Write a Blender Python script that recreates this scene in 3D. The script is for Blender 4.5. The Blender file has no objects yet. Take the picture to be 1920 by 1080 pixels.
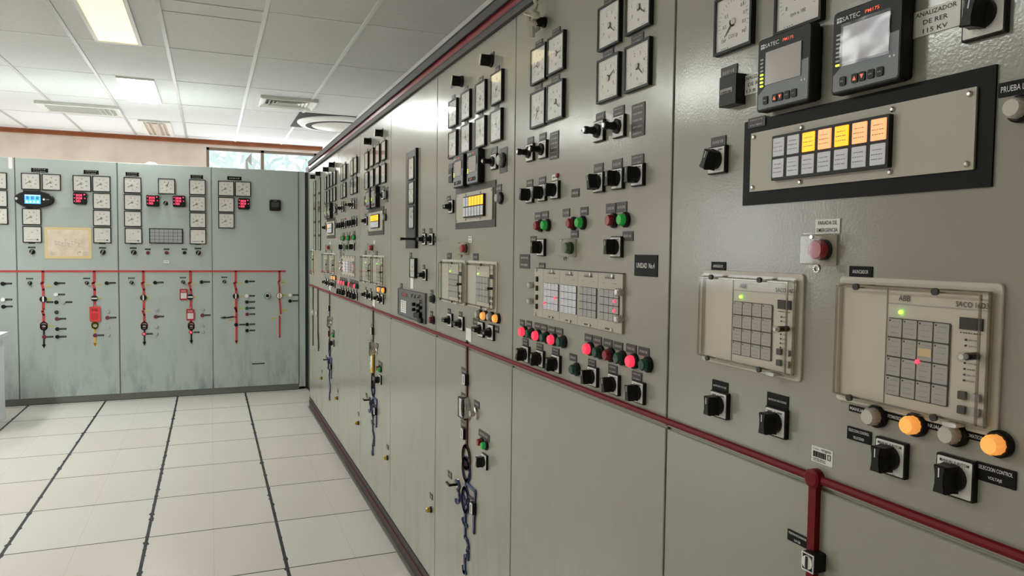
import bpy, bmesh, math, random
import numpy as np
from mathutils import Matrix, Vector
random.seed(7)
S = bpy.context.scene
COL = S.collection
# ------------------------------------------------------------------ camera, world, exposure
CAM = np.array([-0.8214, 0.0, 1.435]); F = 1378.086
YAW, PIT, ROL = 0.3896, 0.0513, 0.01156
FW = np.array([math.sin(YAW)*math.cos(PIT), math.cos(YAW)*math.cos(PIT), -math.sin(PIT)])
_r = np.array([math.cos(YAW), -math.sin(YAW), 0]); _u = np.cross(_r, FW)
RT = _r*math.cos(ROL)+_u*math.sin(ROL); UP = -_r*math.sin(ROL)+_u*math.cos(ROL)
cd = bpy.data.cameras.new('camera'); cam = bpy.data.objects.new('camera', cd); COL.objects.link(cam)
cd.sensor_width = 36; cd.lens = F/1920*36; cd.clip_start = .02
m = Matrix(((RT[0], UP[0], -FW[0], CAM[0]), (RT[1], UP[1], -FW[1], CAM[1]), (RT[2], UP[2], -FW[2], CAM[2]), (0, 0, 0, 1)))
cam.matrix_world = m
S.camera = cam
S.view_settings.view_transform = 'Standard'; S.view_settings.look = 'None'
S.view_settings.gamma = 1; S.view_settings.use_curve_mapping = False
S.view_settings.exposure = 0.70
W = bpy.data.worlds.new('world'); S.world = W; W.use_nodes = True
W.node_tree.nodes['Background'].inputs[0].default_value = (.86, .93, 1, 1)
W.node_tree.nodes['Background'].inputs[1].default_value = 1.1
def area(name, loc, rot, sx, sy, power, col):
    l = bpy.data.lights.new(name, 'AREA'); l.shape = 'RECTANGLE'; l.size = sx; l.size_y = sy; l.energy = power; l.color = col
    o = bpy.data.objects.new(name, l); o.location = loc; o.rotation_euler = rot; COL.objects.link(o); return o
# low added fill at the back, then daylight through the long windows of the left wall and the high window of the back wall
area('fill_back_low', (-1.9, 10.9, 1.3), (-math.radians(100), 0, 0), 2.4, 1.2, 32, (.95, .97, 1))  # added fill hidden behind the far row, lifts the back ceiling and wall
area('daylight_left_window', (-6.95, 9.2, 1.7), (0, -math.pi/2, 0), 1.5, 2.6, 30, (.95, .97, 1))
area('daylight_back_window', (0.0, 10.95, 2.62), (-math.pi/2, 0, 0), 1.6, .3, 5, (.95, .98, 1))
LAMP_GOOD, LAMP_WORN, LAMP_NEAR = 27.0, .75, .8

# ------------------------------------------------------------------ picture point -> point on a real plane
def ray(px, py): return FW+RT*(px-960)/F-UP*(py-540)/F
def on(px, py, ax, val):
    v = ray(px, py); t = (val-CAM[ax])/v[ax]; return CAM+v*t

# ------------------------------------------------------------------ materials
MATS = {}
def mat(name, col, rough=.5, metal=0., spec=.5, emit=None, es=0., coat=0., bump=None, alpha=None, noise=None):
    mt = bpy.data.materials.new(name); mt.use_nodes = True; nt = mt.node_tree; b = nt.nodes['Principled BSDF']
    c = (*col, 1)
    b.inputs['Base Color'].default_value = c; b.inputs['Roughness'].default_value = rough
    b.inputs['Metallic'].default_value = metal; b.inputs['Specular IOR Level'].default_value = spec
    b.inputs['Coat Weight'].default_value = coat
    if emit: b.inputs['Emission Color'].default_value = (*emit, 1); b.inputs['Emission Strength'].default_value = es
    if bump or noise:
        tc = nt.nodes.new('ShaderNodeTexCoord')
    if bump:
        n = nt.nodes.new('ShaderNodeTexNoise'); n.inputs['Scale'].default_value = bump[0]; n.inputs['Detail'].default_value = 3
        bp = nt.nodes.new('ShaderNodeBump'); bp.inputs['Strength'].default_value = bump[1]; bp.inputs['Distance'].default_value = bump[2]
        nt.links.new(tc.outputs['Object'], n.inputs['Vector']); nt.links.new(n.outputs['Fac'], bp.inputs['Height']); nt.links.new(bp.outputs['Normal'], b.inputs['Normal'])
    if noise:
        n = nt.nodes.new('ShaderNodeTexNoise'); n.inputs['Scale'].default_value = noise[0]; n.inputs['Detail'].default_value = 6
        mx = nt.nodes.new('ShaderNodeMix'); mx.data_type = 'RGBA'; mx.inputs[6].default_value = c; mx.inputs[7].default_value = (*noise[1], 1)
        mr = nt.nodes.new('ShaderNodeMapRange'); mr.inputs[1].default_value = noise[2]; mr.inputs[2].default_value = noise[3]
        nt.links.new(tc.outputs['Object'], n.inputs['Vector']); nt.links.new(n.outputs['Fac'], mr.inputs[0]); nt.links.new(mr.outputs[0], mx.inputs[0]); nt.links.new(mx.outputs[2], b.inputs['Base Color'])
    MATS[name] = mt; return mt
def glassmat(name, tint=(1, 1, 1), base=.04, rough=.02, ior=1.45):
    mt = bpy.data.materials.new(name); mt.use_nodes = True; nt = mt.node_tree; nt.nodes.clear()
    o = nt.nodes.new('ShaderNodeOutputMaterial'); mx = nt.nodes.new('ShaderNodeMixShader'); t = nt.nodes.new('ShaderNodeBsdfTransparent'); g = nt.nodes.new('ShaderNodeBsdfGlossy')
    fr = nt.nodes.new('ShaderNodeLayerWeight'); fr.inputs[0].default_value = .5
    pw = nt.nodes.new('ShaderNodeMath'); pw.operation = 'POWER'; pw.inputs[1].default_value = 4.5; nt.links.new(fr.outputs['Facing'], pw.inputs[0])
    ad = nt.nodes.new('ShaderNodeMath'); ad.operation = 'MULTIPLY_ADD'; ad.inputs[1].default_value = 1-base; ad.inputs[2].default_value = base
    t.inputs[0].default_value = (*tint, 1); g.inputs['Roughness'].default_value = rough
    nt.links.new(pw.outputs[0], ad.inputs[0]); nt.links.new(ad.outputs[0], mx.inputs[0]); nt.links.new(t.outputs[0], mx.inputs[1]); nt.links.new(g.outputs[0], mx.inputs[2]); nt.links.new(mx.outputs[0], o.inputs[0])
    MATS[name] = mt
def srgb(r, g, b): return tuple(((v/255+.055)/1.055)**2.4 if v > 10 else v/255/12.92 for v in (r, g, b))
# beige paint of the right row, scuffed lower down
def cabinet_paint(name, col, dirt, dirt_top, rough, amount, bump):
    mt = mat(name, col, rough, spec=.45); nt = mt.node_tree; b = nt.nodes['Principled BSDF']
    geo = nt.nodes.new('ShaderNodeNewGeometry'); sp = nt.nodes.new('ShaderNodeSeparateXYZ'); nt.links.new(geo.outputs['Position'], sp.inputs[0])
    mp = nt.nodes.new('ShaderNodeMapping'); mp.inputs['Scale'].default_value = (9, 9, 2.2); nt.links.new(geo.outputs['Position'], mp.inputs[0])
    n = nt.nodes.new('ShaderNodeTexNoise'); n.inputs['Scale'].default_value = 1.4; n.inputs['Detail'].default_value = 9; n.inputs['Roughness'].default_value = .7; nt.links.new(mp.outputs[0], n.inputs['Vector'])
    h = nt.nodes.new('ShaderNodeMapRange'); h.inputs[1].default_value = dirt_top; h.inputs[2].default_value = .05; h.inputs[3].default_value = 0; h.inputs[4].default_value = amount; nt.links.new(sp.outputs[2], h.inputs[0])
    s = nt.nodes.new('ShaderNodeMapRange'); s.inputs[1].default_value = .47; s.inputs[2].default_value = .72; nt.links.new(n.outputs['Fac'], s.inputs[0])
    mu = nt.nodes.new('ShaderNodeMath'); mu.operation = 'MULTIPLY'; nt.links.new(h.outputs[0], mu.inputs[0]); nt.links.new(s.outputs[0], mu.inputs[1])
    mx = nt.nodes.new('ShaderNodeMix'); mx.data_type = 'RGBA'; mx.inputs[6].default_value = (*col, 1); mx.inputs[7].default_value = (*dirt, 1)
    nt.links.new(mu.outputs[0], mx.inputs[0]); nt.links.new(mx.outputs[2], b.inputs['Base Color'])
    n2 = nt.nodes.new('ShaderNodeTexNoise'); n2.inputs['Scale'].default_value = 230; n2.inputs['Detail'].default_value = 2; nt.links.new(geo.outputs['Position'], n2.inputs['Vector'])
    n3 = nt.nodes.new('ShaderNodeTexNoise'); n3.inputs['Scale'].default_value = 5; nt.links.new(geo.outputs['Position'], n3.inputs['Vector'])
    b1 = nt.nodes.new('ShaderNodeBump'); b1.inputs['Strength'].default_value = bump; b1.inputs['Distance'].default_value = .0006; nt.links.new(n2.outputs['Fac'], b1.inputs['Height'])
    b2 = nt.nodes.new('ShaderNodeBump'); b2.inputs['Strength'].default_value = .3; b2.inputs['Distance'].default_value = .004; nt.links.new(n3.outputs['Fac'], b2.inputs['Height']); nt.links.new(b1.outputs[0], b2.inputs['Normal']); nt.links.new(b2.outputs[0], b.inputs['Normal'])
cabinet_paint('beige_paint', srgb(160, 158, 146), srgb(120, 114, 104), 1.0, .165, .45, .28)
cabinet_paint('green_grey_paint', srgb(178, 187, 183), srgb(120, 128, 134), .75, .36, .85, .15)
mat('seam_dark', (.05, .05, .05), .7)
mat('black', (.010, .010, .010), .42, spec=.25); mat('black_matte', (.010, .010, .011), .6)
mat('black_plate', (.008, .008, .008), .45, spec=.12)
mat('dark_grey', (.045, .045, .048), .45); mat('satec_grey', srgb(124, 130, 134), .45)
mat('grey_plate', srgb(66, 62, 58), .4, spec=.3)
mat('white', srgb(240, 238, 233), .45); mat('dial', srgb(243, 240, 233), .5)
mat('ink', (.02, .02, .02), .6); mat('grey_ink', (.25, .25, .25), .6)
mat('white_ink', (.8, .8, .78), .5); mat('pale_ink', srgb(160, 156, 150), .5)
mat('silver', (.62, .60, .56), .25, 1.); mat('brass', (.70, .47, .12), .28, 1.)
mat('cream', srgb(184, 179, 162), .4); mat('cream_light', srgb(214, 208, 194), .4)
mat('key_grey', srgb(178, 175, 172), .45)
mat('mimic_red', srgb(118, 14, 24), .5, spec=.2); mat('mimic_red_bright', srgb(196, 66, 66), .45)
mat('mimic_blue', srgb(52, 58, 104), .35); mat('mimic_brown', srgb(92, 50, 48), .4)
mat('mimic_dark', srgb(34, 30, 34), .4); mat('mimic_yellow', srgb(222, 178, 60), .45)
mat('trim_grey', srgb(78, 77, 75), .55, spec=.25); mat('trim_dark', srgb(20, 20, 21), .5, spec=.2); mat('trim_red', srgb(140, 26, 40), .15, spec=.8)
mat('plinth_dark', srgb(58, 50, 49), .5, spec=.25); mat('plinth_red', srgb(84, 14, 20), .5, spec=.25); mat('plinth_grey', srgb(112, 110, 104), .3)
mat('plinth_left', srgb(104, 106, 100), .55)
mat('lens_red', srgb(150, 20, 36), .2, coat=.5); mat('lens_red_lit', (.9, .05, .08), .3, emit=(1, .03, .07), es=.75)
mat('lens_green', srgb(14, 74, 58), .2, coat=.5); mat('lens_green_bright', srgb(30, 150, 50), .25, emit=(.02, .35, .06), es=.15)
mat('lens_white', srgb(205, 200, 188), .25, coat=.4); mat('lens_amber', (1, .5, .12), .3, emit=(1, .36, .07), es=.42)
mat('lens_yellow', (1, .6, .02), .3, emit=(1, .36, .0), es=.8); mat('lens_peach', (1, .5, .25), .3, emit=(1, .34, .12), es=.6)
mat('lens_off', srgb(230, 230, 238), .4); mat('lens_grey', srgb(176, 176, 172), .3)
mat('led_green', (.3, 1, .1), .3, emit=(.35, 1, .05), es=2.0); mat('led_yellow', (.8, 1, .1), .3, emit=(.75, 1, .03), es=1.5)
mat('led_red', (1, .1, .1), .3, emit=(1, .03, .08), es=1.4); mat('digit_red', (1, .1, .15), .3, emit=(1, .05, .12), es=1.6)
mat('screen_blue', (.1, .35, .9), .2, emit=(.06, .33, 1), es=1.0); mat('screen_ink', (.8, .9, 1), .3, emit=(.8, .92, 1), es=1.0)
mat('screen_grey', srgb(176, 168, 163), .2, spec=.5)
mat('button_red', srgb(180, 40, 56), .3); mat('button_green', srgb(84, 110, 76), .3); mat('arrow_red', (.8, .15, .07), .4, emit=(1, .15, .05), es=.4)
mat('yellow_label', srgb(206, 196, 100), .5); mat('tag_red', srgb(228, 62, 66), .45); mat('tag_crimson', srgb(176, 24, 44), .4)
mat('paper', srgb(232, 214, 196), .7, noise=(14, srgb(216, 196, 174), .4, .7)); mat('tape', srgb(226, 204, 150), .5)
mat('matrix_grey', srgb(160, 160, 164), .5); mat('rack_grey', srgb(98, 99, 96), .35)
mat('dull_red', srgb(110, 34, 44), .4); mat('rag', srgb(214, 208, 192), .8)
mat('wall_paint', srgb(240, 224, 210), .7, bump=(40, .2, .002), noise=(3, srgb(222, 206, 190), .4, .7))
mat('wall_white', srgb(232, 234, 230), .7); mat('wood', srgb(168, 96, 52), .45, noise=(6, srgb(140, 76, 40), .3, .7))
mat('frame_bronze', srgb(128, 112, 96), .4); mat('t_bar', srgb(226, 226, 222), .4); mat('t_bar_old', srgb(170, 170, 164), .4)
mat('vent_white', srgb(218, 216, 208), .4); mat('vent_dark', (.02, .02, .02), .7); mat('sensor_grey', srgb(120, 120, 116), .5); mat('vent_beige', srgb(190, 178, 160), .4)
mat('desk_white', srgb(226, 230, 236), .4)
mat('tube_side', (1, 1, 1), .4, emit=(.98, 1, .93), es=14); mat('tube_far', (1, 1, 1), .4, emit=(.96, 1, .96), es=LAMP_GOOD*1.2); mat('tube_light', (1, 1, 1), .4, emit=(.96, 1, .95), es=LAMP_GOOD*1.5); mat('tube_worn', (1, .9, .6), .4, emit=(1, .80, .36), es=LAMP_WORN)
mat('tube_near', (1, .95, .8), .4, emit=(1, .96, .8), es=LAMP_NEAR); mat('tube_off', srgb(200, 190, 172), .4)
mat('leaf', srgb(196, 220, 208), .6, noise=(2, srgb(238, 240, 246), .35, .65)); mat('bark', srgb(150, 140, 130), .8)
glassmat('glass', base=.05, rough=.03); glassmat('plastic_clear', (.97, .965, .94), base=.05, rough=.06); glassmat('film', (.88, .88, .93), base=.07, rough=.2); glassmat('plastic_edge', (.62, .60, .52), base=.12, rough=.1)
def ceiling_material():
    mt = mat('ceiling_tile', srgb(206, 206, 200), .9); nt = mt.node_tree; b = nt.nodes['Principled BSDF']
    geo = nt.nodes.new('ShaderNodeNewGeometry'); mp = nt.nodes.new('ShaderNodeMapping'); mp.inputs['Scale'].default_value = (1.6, 5, 1)
    n = nt.nodes.new('ShaderNodeTexNoise'); n.inputs['Scale'].default_value = 16; n.inputs['Detail'].default_value = 6
    nt.links.new(geo.outputs['Position'], mp.inputs[0]); nt.links.new(mp.outputs[0], n.inputs['Vector'])
    mr = nt.nodes.new('ShaderNodeMapRange'); mr.inputs[1].default_value = .3; mr.inputs[2].default_value = .42
    mx = nt.nodes.new('ShaderNodeMix'); mx.data_type = 'RGBA'; mx.inputs[6].default_value = (*srgb(200, 200, 199), 1); mx.inputs[7].default_value = (*srgb(216, 216, 215), 1)
    nt.links.new(n.outputs['Fac'], mr.inputs[0]); nt.links.new(mr.outputs[0], mx.inputs[0]); nt.links.new(mx.outputs[2], b.inputs['Base Color'])
ceiling_material()
def floor_material():
    mt = mat('floor_tile', (.5, .48, .43), .3, spec=.45); nt = mt.node_tree; b = nt.nodes['Principled BSDF']; L = nt.links.new
    geo = nt.nodes.new('ShaderNodeNewGeometry'); sp = nt.nodes.new('ShaderNodeSeparateXYZ'); L(geo.outputs['Position'], sp.inputs[0])
    def mth(op, a, c=None, d=None):
        n = nt.nodes.new('ShaderNodeMath'); n.operation = op
        for i, v in enumerate((a, c, d)):
            if v is None: continue
            if isinstance(v, (int, float)): n.inputs[i].default_value = v
            else: L(v, n.inputs[i])
        return n.outputs[0]
    nz = nt.nodes.new('ShaderNodeTexNoise'); nz.inputs['Scale'].default_value = 14; nz.inputs['Detail'].default_value = 8; L(geo.outputs['Position'], nz.inputs['Vector'])
    def dist(ax, off, pitch):                       # distance to the nearest joint
        f = mth('FRACT', mth('ADD', mth('DIVIDE', mth('SUBTRACT', sp.outputs[ax], off), pitch), 100.5))
        return mth('MULTIPLY', mth('ABSOLUTE', mth('SUBTRACT', f, .5)), pitch)
    jag = mth('MULTIPLY', mth('MAXIMUM', mth('SUBTRACT', nz.outputs['Fac'], .56), 0), .07)
    jx = mth('LESS_THAN', dist(0, -1.729, .6075), mth('ADD', .0078, jag)); jy = mth('LESS_THAN', dist(1, 3.363, .6045), .0042)
    joint = mth('MAXIMUM', jx, jy)
    hx = mth('LESS_THAN', dist(0, -1.425, .6075), .0011)
    def streak(scale, lo, hi, off):
        mp = nt.nodes.new('ShaderNodeMapping'); mp.inputs['Scale'].default_value = scale; mp.inputs['Location'].default_value = off; L(geo.outputs['Position'], mp.inputs[0])
        n = nt.nodes.new('ShaderNodeTexNoise'); n.inputs['Scale'].default_value = 1; n.inputs['Detail'].default_value = 6; L(mp.outputs[0], n.inputs['Vector'])
        mr = nt.nodes.new('ShaderNodeMapRange'); mr.inputs[1].default_value = lo; mr.inputs[2].default_value = hi; L(n.outputs['Fac'], mr.inputs[0]); return mr.outputs[0]
    s1 = streak((9, 210, 1), .62, .78, (0, 0, 0)); s2 = streak((200, 16, 1), .62, .78, (3, 7, 0))
    vn = nt.nodes.new('ShaderNodeTexVoronoi'); vn.inputs['Scale'].default_value = 1.0
    cmb = nt.nodes.new('ShaderNodeCombineXYZ'); L(mth('FLOOR', mth('DIVIDE', mth('SUBTRACT', sp.outputs[0], -1.729), .6075)), cmb.inputs[0]); L(mth('FLOOR', mth('DIVIDE', mth('SUBTRACT', sp.outputs[1], 3.363), .6045)), cmb.inputs[1])
    wn = nt.nodes.new('ShaderNodeTexWhiteNoise'); wn.noise_dimensions = '2D'; L(cmb.outputs[0], wn.inputs['Vector'])
    base = nt.nodes.new('ShaderNodeMix'); base.data_type = 'RGBA'; base.inputs[6].default_value = (*srgb(204, 201, 194), 1); base.inputs[7].default_value = (*srgb(202, 195, 187), 1); L(wn.outputs['Value'], base.inputs[0])
    m1 = nt.nodes.new('ShaderNodeMix'); m1.data_type = 'RGBA'; m1.inputs[7].default_value = (*srgb(172, 164, 150), 1)
    L(mth('MULTIPLY', mth('MAXIMUM', mth('MAXIMUM', s1, s2), mth('MULTIPLY', hx, 1.4)), .42), m1.inputs[0]); L(base.outputs[2], m1.inputs[6])
    m2 = nt.nodes.new('ShaderNodeMix'); m2.data_type = 'RGBA'; m2.inputs[7].default_value = (.012, .012, .012, 1); L(joint, m2.inputs[0]); L(m1.outputs[2], m2.inputs[6]); L(m2.outputs[2], b.inputs['Base Color'])
    L(mth('ADD', mth('MULTIPLY', joint, .5), mth('ADD', .14, mth('MULTIPLY', nz.outputs['Fac'], .14))), b.inputs['Roughness'])
floor_material()

# ------------------------------------------------------------------ mesh builder (local x right, y into the panel, z up)
TEXTS = {}
def text_geo(s):
    if s in TEXTS: return TEXTS[s]
    c = bpy.data.curves.new('t', 'FONT'); c.body = s; c.align_x = 'CENTER'; c.resolution_u = 2; c.offset = .008
    o = bpy.data.objects.new('t', c); COL.objects.link(o); bpy.context.view_layer.update()
    me = bpy.data.meshes.new_from_object(o.evaluated_get(bpy.context.evaluated_depsgraph_get()))
    v = np.array([tuple(p.co)[:2] for p in me.vertices]); f = [tuple(p.vertices) for p in me.polygons]
    bpy.data.objects.remove(o); bpy.data.curves.remove(c); bpy.data.meshes.remove(me)
    lo, hi = v.min(0), v.max(0); v = (v-(lo+hi)/2); TEXTS[s] = (v, f, hi-lo); return TEXTS[s]
class MB:
    def __init__(s): s.v = []; s.f = []; s.m = []; s.names = []
    def mi(s, n):
        if n not in s.names: s.names.append(n)
        return s.names.index(n)
    def add(s, vs, fs, mt):
        b = len(s.v); s.v += [tuple(p) for p in vs]; k = s.mi(mt)
        for f in fs: s.f.append(tuple(b+i for i in f)); s.m.append(k)
    def box(s, x0, x1, y0, y1, z0, z1, mt):
        vs = [(x, y, z) for x in (x0, x1) for y in (y0, y1) for z in (z0, z1)]
        s.add(vs, [(0, 1, 3, 2), (4, 6, 7, 5), (0, 4, 5, 1), (2, 3, 7, 6), (0, 2, 6, 4), (1, 5, 7, 3)], mt)
    def loft(s, rings, mt, caps=(True, True)):          # rings: lists of points, same length
        n = len(rings[0]); vs = [p for r in rings for p in r]; fs = []
        for k in range(len(rings)-1):
            for i in range(n): j = (i+1) % n; fs.append((k*n+i, k*n+j, (k+1)*n+j, (k+1)*n+i))
        if caps[0]: fs.append(tuple(range(n))[::-1])
        if caps[1]: fs.append(tuple((len(rings)-1)*n+i for i in range(n)))
        s.add(vs, fs, mt)
    def rrect(s, cx, cz, w, h, r, k=3):
        r = min(r, w/2-1e-5, h/2-1e-5); P = []
        for qx, qz, a0 in ((1, 1, 0), (-1, 1, 90), (-1, -1, 180), (1, -1, 270)):
            for i in range(k+1):
                a = math.radians(a0+90*i/k); P.append((cx+qx*(w/2-r)+r*math.cos(a), cz+qz*(h/2-r)+r*math.sin(a)))
        return P
    def slab(s, cx, cz, w, h, y0, y1, mt, r=.001, ch=0.):  # y0 back, y1 front (y1<y0), chamfered front
        rings = [[(x, y0, z) for x, z in s.rrect(cx, cz, w, h, r)]]
        rings.append([(x, y1+ch, z) for x, z in s.rrect(cx, cz, w, h, r)])
        if ch: rings.append([(x, y1, z) for x, z in s.rrect(cx, cz, w-2*ch, h-2*ch, max(r-ch, .0003))])
        s.loft(rings, mt)
    def prism(s, poly, y0, y1, mt): s.loft([[(x, y0, z) for x, z in poly], [(x, y1, z) for x, z in poly]], mt)
    def lathe(s, cx, cz, prof, mt, n=20, caps=(True, True)):  # prof: (radius, y)
        s.loft([[(cx+r*math.cos(2*math.pi*i/n), y, cz+r*math.sin(2*math.pi*i/n)) for i in range(n)] for r, y in prof], mt, caps)
    def ring(s, cx, cz, rx, rz, w, y0, y1, mt, a0=0, a1=360, n=28):
        pts = [(cx+rx*math.cos(math.radians(a0+(a1-a0)*i/n)), cz+rz*math.sin(math.radians(a0+(a1-a0)*i/n))) for i in range(n+1)]
        s.strip(pts, w, y0, y1, mt, False)
    def strip(s, pts, w, y0, y1, mt, round_ends=True):
        for (ax, az), (bx, bz) in zip(pts[:-1], pts[1:]):
            d = math.hypot(bx-ax, bz-az)
            if d < 1e-6: continue
            nx, nz = -(bz-az)/d*w/2, (bx-ax)/d*w/2
            s.prism([(ax+nx, az+nz), (bx+nx, bz+nz), (bx-nx, bz-nz), (ax-nx, az-nz)][::-1], y0, y1, mt)
        for (ax, az) in (pts if round_ends else pts[1:-1]): s.lathe(ax, az, [(w/2, y0), (w/2, y1)], mt, 8)
    def frame(s, cx, cz, w, h, t, y0, y1, mt):
        x0, x1, z0, z1 = cx-w/2, cx+w/2, cz-h/2, cz+h/2
        s.box(x0, x1, y1, y0, z1-t, z1, mt); s.box(x0, x1, y1, y0, z0, z0+t, mt); s.box(x0, x0+t, y1, y0, z0+t, z1-t, mt); s.box(x1-t, x1, y1, y0, z0+t, z1-t, mt)
    def text(s, t, cx, cz, h, y, mt, w=None, ang=0):
        v, f, sz = text_geo(t); k = h/sz[1]; kx = (w/sz[0]) if w else k*.92
        if w is None and False: pass
        ca, sa = math.cos(math.radians(ang)), math.sin(math.radians(ang))
        s.add([(cx+(p[0]*kx*ca-p[1]*k*sa), y, cz+(p[0]*kx*sa+p[1]*k*ca)) for p in v], f, mt)
    def dash(s, cx, cz, w, h, y, mt, n=5, seed=1):         # writing too small to read: a broken line of glyph-like marks
        rr = random.Random(seed); x = cx-w/2
        step = w/n
        for i in range(n):
            ww = step*rr.uniform(.45, .85); hh = h*rr.uniform(.75, 1)
            s.add([(x, y, cz-hh/2), (x+ww, y, cz-hh/2), (x+ww, y, cz+hh/2), (x, y, cz+hh/2)], [(0, 1, 2, 3)], mt); x += step
    def mesh(s, name):
        me = bpy.data.meshes.new(name); me.from_pydata(s.v, [], s.f)
        for n in s.names: me.materials.append(MATS[n])
        me.polygons.foreach_set('material_index', s.m)
        bm = bmesh.new(); bm.from_mesh(me); bmesh.ops.recalc_face_normals(bm, faces=bm.faces); bm.to_mesh(me); bm.free()
        me.validate(); me.update(); return me
CACHE = {}
def put(name, parent, loc=(0, 0, 0), build=None, key=None, rot=None, label=None, smooth=False):
    k = key if key is not None else None
    if k is not None and (name, k) in CACHE: me = CACHE[(name, k)]
    else:
        b = MB(); build(b); me = b.mesh(name)
        if smooth: me.polygons.foreach_set('use_smooth', [True]*len(me.polygons)); me.set_sharp_from_angle(angle=math.radians(35))
        if k is not None: CACHE[(name, k)] = me
    o = bpy.data.objects.new(name, me); COL.objects.link(o); o.location = loc
    if rot: o.rotation_euler = rot
    if parent is not None: o.parent = parent
    if label: o['label'] = label
    return o
def tag(o, label, cat, group=None):
    o['label'] = label; o['category'] = cat
    if group: o['group'] = group
    return o
def empty(name, loc, rz=0):
    o = bpy.data.objects.new(name, None); o.empty_display_size = .1; COL.objects.link(o); o.location = loc; o.rotation_euler = (0, 0, rz); return o
def structure(name, build):
    o = put(name, None, build=build); o['kind'] = 'structure'; return o

# ------------------------------------------------------------------ the room
XR, XL, YB, YF, ZC = .74, -7.0, 11.0, -4.0, 2.896
structure('floor', lambda b: b.box(XL-.1, XR+.1, YF-.1, YB+.1, -.1, 0, 'floor_tile'))
GX = [-1.71+.61*k for k in range(-9, 5)]; GY = [6.05+1.17*k for k in range(-9, 5)]
structure('ceiling', lambda b: b.box(XL-.1, XR+.1, YF-.1, YB+.1, ZC, ZC+.1, 'ceiling_tile'))
def grid(b):
    for x in GX:
        if x < XR: b.box(x-.013, x+.013, YF, YB, ZC-.006, ZC+.002, 't_bar' if x > -.6 else 't_bar_old')
    for y in GY:
        for i, x in enumerate(GX[:-1]):
            if GX[i+1] < XR+.1: b.box(x+.013, min(GX[i+1]-.013, XR), y-.0045, y+.0045, ZC-.003, ZC+.002, 't_bar' if (x > -.6 or x < -1.2) else 't_bar_old')
    b.box(-1.10, -.49, 5.12, 5.129, ZC-.003, ZC, 't_bar_old')
    b.box(XR-.05, XR, YF, YB, ZC-.03, ZC, 'white')
structure('trim_1', grid)
WX0, WX1, WZ0, WZ1 = -.86, 1.5, 2.30, 2.80
def wall_back(b):
    b.box(XL, WX0, YB, YB+.12, 0, ZC, 'wall_paint'); b.box(WX0, XR+.9, YB, YB+.12, 0, WZ0, 'wall_paint'); b.box(WX0, XR+.9, YB, YB+.12, WZ1, ZC, 'wall_paint')
structure('wall_back', wall_back)
structure('wall_right', lambda b: (b.box(XR, XR+.1, YF, 9.3, 0, ZC, 'wall_white'), b.box(XR+.8, XR+.9, 9.3, YB, 0, ZC, 'wall_white'), b.box(XR, XR+.9, 9.2, 9.3, 0, ZC, 'wall_white')))
def wall_left(b):
    b.box(XL-.1, XL, YF, YB, 0, .8, 'wall_paint'); b.box(XL-.1, XL, YF, YB, 2.6, ZC, 'wall_paint')
    for y0, y1 in ((YF, 7.7), (10.7, YB)): b.box(XL-.1, XL, y0, y1, .8, 2.6, 'wall_paint')
structure('wall_left', wall_left)
structure('wall_front', lambda b: b.box(XL, XR, YF-.1, YF, 0, ZC, 'wall_paint'))
structure('trim_2', lambda b: (b.box(XL, XR+.8, YB-.03, YB, ZC-.055, ZC, 'wood'), b.box(XL, XR+.8, YB-.045, YB, ZC-.02, ZC, 'wood')))
def window_frame(b):
    t = .035
    b.box(WX0, WX1, YB, YB+.08, WZ1-t, WZ1, 'frame_bronze'); b.box(WX0, WX1, YB, YB+.08, WZ0, WZ0+t, 'frame_bronze'); b.box(WX0, WX0+t, YB, YB+.08, WZ0, WZ1, 'frame_bronze')
    for x in (-.13, .60, 1.3): b.box(x-.02, x+.02, YB, YB+.08, WZ0, WZ1, 'frame_bronze')
w1 = structure('window_1', window_frame)
put('window_pane', w1, build=lambda b: b.box(WX0, WX1, YB+.03, YB+.036, WZ0, WZ1, 'glass'))
for n, (y0, y1) in (('window_2', (7.7, 10.7)),):
    def fr(b, y0=y0, y1=y1):
        b.box(XL-.08, XL-.02, y0, y1, .8, .84, 'frame_bronze'); b.box(XL-.08, XL-.02, y0, y1, 2.56, 2.6, 'frame_bronze')
        k = 5
        for i in range(k): y = y0+(y1-y0-.04)*i/(k-1); b.box(XL-.08, XL-.02, y, y+.04, .8, 2.6, 'frame_bronze')
    structure(n, fr)
# foliage outside the high window
def foliage(b):
    rr = random.Random(3)
    for i in range(900):
        x, y, z = rr.uniform(-2.6, 3), rr.uniform(12.6, 14.4), rr.uniform(2.0, 4.4); a = rr.uniform(0, 3.14); t = rr.uniform(-.8, .8); l = rr.uniform(.08, .22); w = l*.3
        c, s_ = math.cos(a), math.sin(a)
        if i < 6: b.loft([[(-2.2+i+.05*math.cos(q), 13.5+.05*math.sin(q), zz) for q in (0, 1, 2, 3, 4, 5, 6)] for zz in (0, 4)], 'bark')
        b.add([(x-l*c, y, z-l*s_), (x+w*s_, y-t*w, z-w*c), (x+l*c, y, z+l*s_), (x-w*s_, y+t*w, z+w*c)], [(0, 1, 2, 3)], 'leaf')
fo = put('foliage', None, build=foliage); fo['kind'] = 'stuff'; tag(fo, 'pale green foliage outside the high back window', 'foliage')

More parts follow.
